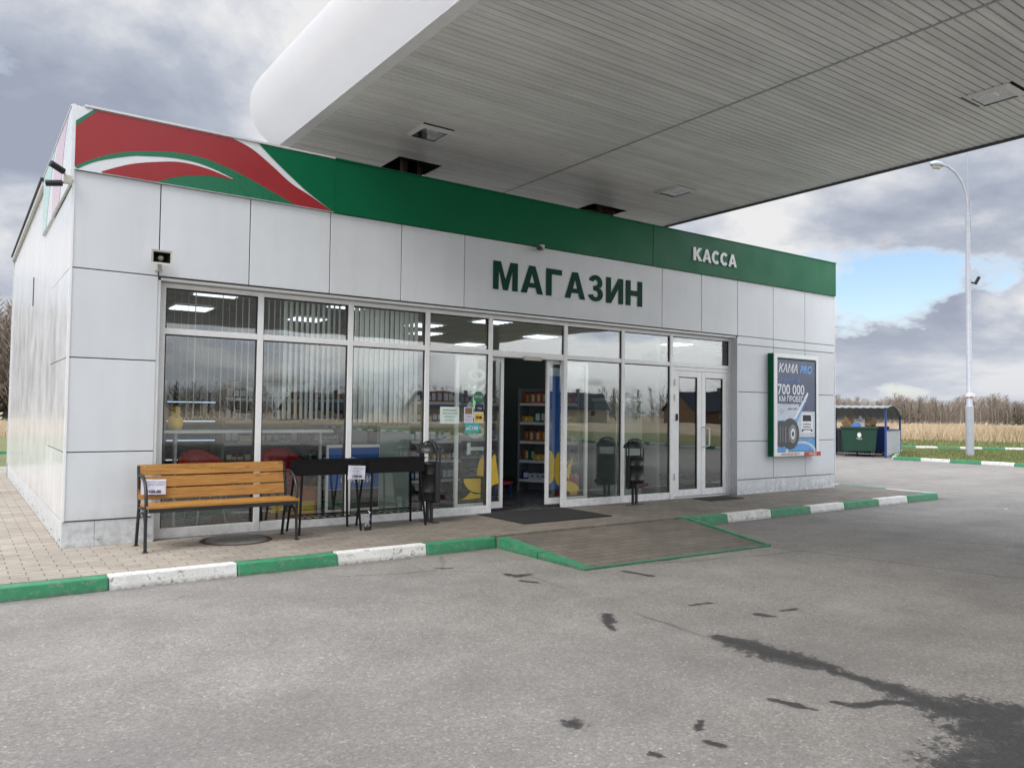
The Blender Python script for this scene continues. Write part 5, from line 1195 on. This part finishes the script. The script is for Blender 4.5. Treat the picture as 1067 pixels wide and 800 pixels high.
def dumpster(x, y, rz, m, label, logo=True):
    t = empty('wheeled_container', (x, y, 0), label, 'waste container', rz)
    k = MB(); a, b, c, d = .60, .42, .68, .50
    v0 = [(-a, -b, .22), (a, -b, .22), (a, b, .22), (-a, b, .22)]; v1 = [(-c, -d, 1.20), (c, -d, 1.20), (c, d, 1.20), (-c, d, 1.20)]; v2 = [(-c + .04, -d + .04, 1.20), (c - .04, -d + .04, 1.20), (c - .04, d - .04, 1.20), (-c + .04, d - .04, 1.20)]; v3 = [(-c + .05, -d + .05, 1.0), (c - .05, -d + .05, 1.0), (c - .05, d - .05, 1.0), (-c + .05, d - .05, 1.0)]
    k.add(v0 + v1 + v2 + v3, [(3, 2, 1, 0)] + [(i, (i + 1) % 4, (i + 1) % 4 + 4, i + 4) for i in range(4)] + [(i + 4, (i + 1) % 4 + 4, (i + 1) % 4 + 8, i + 8) for i in range(4)] + [(i + 8, (i + 1) % 4 + 8, (i + 1) % 4 + 12, i + 12) for i in range(4)] + [(12, 13, 14, 15)], m)
    k.build('body', t, bevel=.03)
    k = MB(); k.box(-c - .03, c + .03, -d - .035, -d - .001, 1.13, 1.22, m); k.box(-c - .03, c + .03, d + .001, d + .035, 1.13, 1.22, m); k.box(-c - .03, -c - .001, -d, d, 1.13, 1.22, m); k.box(c + .001, c + .03, -d, d, 1.13, 1.22, m); k.build('rim', t, bevel=.01)
    for s in (-1, 1): k = MB(); k.tube([(s * c, 0, 1.05), (s * (c + .08), 0, 1.05)], .03, 'rubber', 10); k.build('trunnion', t)
    if logo:
        k = MB(); k.poly([arc(0, 0, .075, .10, 0, 350, 20)], Matrix.Translation((0, -.4795, .88)) @ Matrix.Rotation(R(4.7), 4, 'X') @ XZ(-.008), 'poster_white'); k.text('ЭКО', .10, Matrix.Translation((0, -.4795, .88)) @ Matrix.Rotation(R(4.7), 4, 'X') @ XZ(-.008, 0, -.19), 'poster_white', 'CENTER'); k.build('emblem', t)
    for sx_ in (-1, 1):
        for sy in (-1, 1):
            w_ = MB(); w_.tube([(sx_ * .5 - .02, sy * .34, .09), (sx_ * .5 + .02, sy * .34, .09)], .09, 'rubber', 14); w_.bar((sx_ * .5 - .035, sy * .34, .09), (sx_ * .5 - .035, sy * .34, .23), .02, 'steel'); w_.bar((sx_ * .5 + .035, sy * .34, .09), (sx_ * .5 + .035, sy * .34, .23), .02, 'steel'); w_.build('wheel', t)
    return t
Tm = Matrix.Translation((29.08, 7.17, 0)) @ Matrix.Rotation(rz, 4, 'Z')
p = Tm @ Vector((1.12, -.55, 0)); drz = math.atan2(-.84, .54) + .0
drz = rz + math.pi + .25
dumpster(p.x, p.y, drz, 'dump_green', 'overfilled green wheeled waste container under the arched shelter')
p2 = Tm @ Vector((1.0, -1.9, 0)); dumpster(p2.x, p2.y, drz, 'dump_blue', 'blue wheeled container behind the green one, mostly hidden', False)
Dm = Matrix.Translation((p.x, p.y, 0)) @ Matrix.Rotation(drz, 4, 'Z')
def crumple(name, loc, s, m, label, boxy=False):
    k = MB()
    if boxy: T = Matrix.Rotation(random.uniform(-.5, .5), 4, 'X') @ Matrix.Rotation(random.uniform(-.6, .6), 4, 'Y'); k.box(-s, s, -s * .6, s * .6, -s * .7, s * .7, m, T); k.box(-s, s, -s * .6, -s * .57, s * .72, s * 1.3, m, T)
    else:
        bm = bmesh.new(); bmesh.ops.create_icosphere(bm, subdivisions=2, radius=s)
        vs = [v.co * random.uniform(.75, 1.1) for v in bm.verts]; fs = [tuple(v.index for v in f.verts) for f in bm.faces]; bm.free(); k.add(vs, fs, m)
    o = k.build(name, loc=tuple(Dm @ Vector(loc))); tag(o, label, name.replace('_', ' ')); return o
crumple('cardboard_box', (-.42, -.1, 1.36), .22, 'card', 'torn cardboard box on the left of the waste heap', True)
crumple('rubbish_bag', (-.10, -.2, 1.20), .20, 'bag_blue', 'blue rubbish bag at the front of the waste heap')
crumple('rubbish_bag', (.12, .0, 1.28), .20, 'bag_white', 'white rubbish bag in the middle of the waste heap')
crumple('cardboard_box', (.40, .05, 1.30), .22, 'card', 'brown cardboard box on the right of the waste heap', True)
crumple('rubbish_bag', (.55, -.1, 1.16), .14, 'rubber', 'black rubbish bag at the right rim of the waste heap')
crumple('milk_carton', (.05, .1, 1.50), .10, 'bag_white', 'small white carton on the very top of the waste heap', True)

# ------------------------------------------------------------------ world + sun
SUN_AZ, SUN_EL = R(-108), R(48)      # azimuth measured from +Y towards +X
wd = bpy.data.worlds.new('World'); sc.world = wd; wd.use_nodes = True
t = NT(wd.node_tree); bg = wd.node_tree.nodes['Background']
sky = t.n('ShaderNodeTexSky', sky_type='NISHITA', sun_disc=False, sun_elevation=SUN_EL, sun_rotation=SUN_AZ)
skyc = t.mix(1.0, sky.outputs[0], (1.6, 1.6, 1.6, 1), 'MULTIPLY')
dirv = t.n('ShaderNodeTexCoord').outputs['Generated']
sx = t.n('ShaderNodeSeparateXYZ', ins={0: dirv})
zc = t.math('ADD', t.math('MAXIMUM', sx.outputs[2], 0.0), .30)
pv_ = t.n('ShaderNodeCombineXYZ', ins={0: t.math('DIVIDE', sx.outputs[0], zc), 1: t.math('DIVIDE', sx.outputs[1], zc), 2: 0.0}).outputs[0]
pv2 = t.n('ShaderNodeMapping', ins={'Vector': pv_, 'Location': (2.3, 5.1, 0), 'Rotation': (0, 0, .5)}).outputs[0]
cov = t.noise(pv2, 1.2, 10, .60, .15)
bri = t.noise(t.n('ShaderNodeMapping', ins={'Vector': pv2, 'Location': (9.0, 1.0, 0)}).outputs[0], 1.55, 12, .57, .2)
HOLES = [(v, 4200.0) for v in ((.8625, .4810, .150), (.8725, .4630, .153), (.8813, .4458, .1550), (.8905, .4270, .158), (.8990, .4100, .160), (.9065, .3915, .157), (.9140, .3740, .156))] + [((.035, .991, .125), 2500.0)]
def lobe(v, p_):
    v = tuple(Vector(v).normalized()); return t.math('POWER', t.math('MAXIMUM', t.n('ShaderNodeVectorMath', operation='DOT_PRODUCT', ins={0: dirv, 1: v}).outputs['Value'], 0.0), p_)
holes_ = 0.0
for v_, p_ in HOLES: holes_ = t.math('ADD', holes_, lobe(v_, p_), True)
cov = t.math('SUBTRACT', t.math('ADD', t.math('MULTIPLY', t.math('SUBTRACT', cov, .5), 2.2), .65), t.math('MULTIPLY', holes_, .20))
mask = t.ramp(cov, [(.33, 0.0), (.47, 1.0)])
bri = t.math('ADD', t.math('ADD', bri, -.002), t.math('MULTIPLY', lobe((.66, -.68, .25), 5.0), .09))
cc = t.ramp(bri, [(.38, (3.6, 4.0, 5.0)), (.46, (4.8, 5.2, 6.1)), (.52, (6.7, 6.95, 7.5)), (.57, (8.6, 8.6, 8.7))])
# thin edges glow
edge = t.ramp(cov, [(.40, 1.0), (.47, 0.0)])
cc = t.mix(t.math('MULTIPLY', edge, .6), cc, (8.8, 8.8, 8.9, 1))
sunv = (math.sin(SUN_AZ) * math.cos(SUN_EL), math.cos(SUN_AZ) * math.cos(SUN_EL), math.sin(SUN_EL))
dt = t.n('ShaderNodeVectorMath', operation='DOT_PRODUCT', ins={0: dirv, 1: sunv}).outputs['Value']
glow = t.math('ADD', t.math('POWER', t.math('MAXIMUM', dt, 0.0), 4.0), t.math('MULTIPLY', lobe((.66, -.68, .16), 7.0), 3.0))
up = t.math('MULTIPLY', t.math('MAXIMUM', t.math('SUBTRACT', sx.outputs[2], .54), 0.0), 8.5)
gain = t.math('ADD', t.math('ADD', .98, up), t.math('MULTIPLY', glow, 1.1))
cc = t.mix(1.0, cc, t.n('ShaderNodeCombineXYZ', ins={0: gain, 1: gain, 2: gain}).outputs[0], 'MULTIPLY')
hz = t.ramp(sx.outputs[2], [(0.0, .8), (.05, .35), (.12, 0.0)])
fin = t.mix(mask, skyc, cc); fin = t.mix(hz, fin, (6.6, 6.9, 7.5, 1))
wd.node_tree.links.new(fin, bg.inputs[0]); bg.inputs[1].default_value = .1
sl = bpy.data.lights.new('sun', 'SUN'); sl.energy = 2.4; sl.angle = R(24); sl.color = (1, .94, .86)
so = bpy.data.objects.new('sun', sl); col.objects.link(so)
so.rotation_euler = (-Vector(sunv)).to_track_quat('-Z', 'Y').to_euler()

# ------------------------------------------------------------------ camera
yaw, pitch, roll = .6189, .0372, .0115
F = Vector((math.sin(yaw) * math.cos(pitch), math.cos(yaw) * math.cos(pitch), math.sin(pitch)))
R0 = Vector((math.cos(yaw), -math.sin(yaw), 0)); U0 = R0.cross(F)
Rr = R0 * math.cos(roll) + U0 * math.sin(roll); U = Rr.cross(F)
cam = bpy.data.cameras.new('camera'); cam.sensor_width = 36; cam.lens = 814.5 / 1067 * 36; cam.clip_end = 6000; cam.clip_start = .05
co = bpy.data.objects.new('camera', cam); col.objects.link(co)
m4 = Matrix((Rr, U, -F)).transposed().to_4x4(); m4.translation = Vector((-.9624, -9.4763, 1.6)); co.matrix_world = m4
sc.camera = co
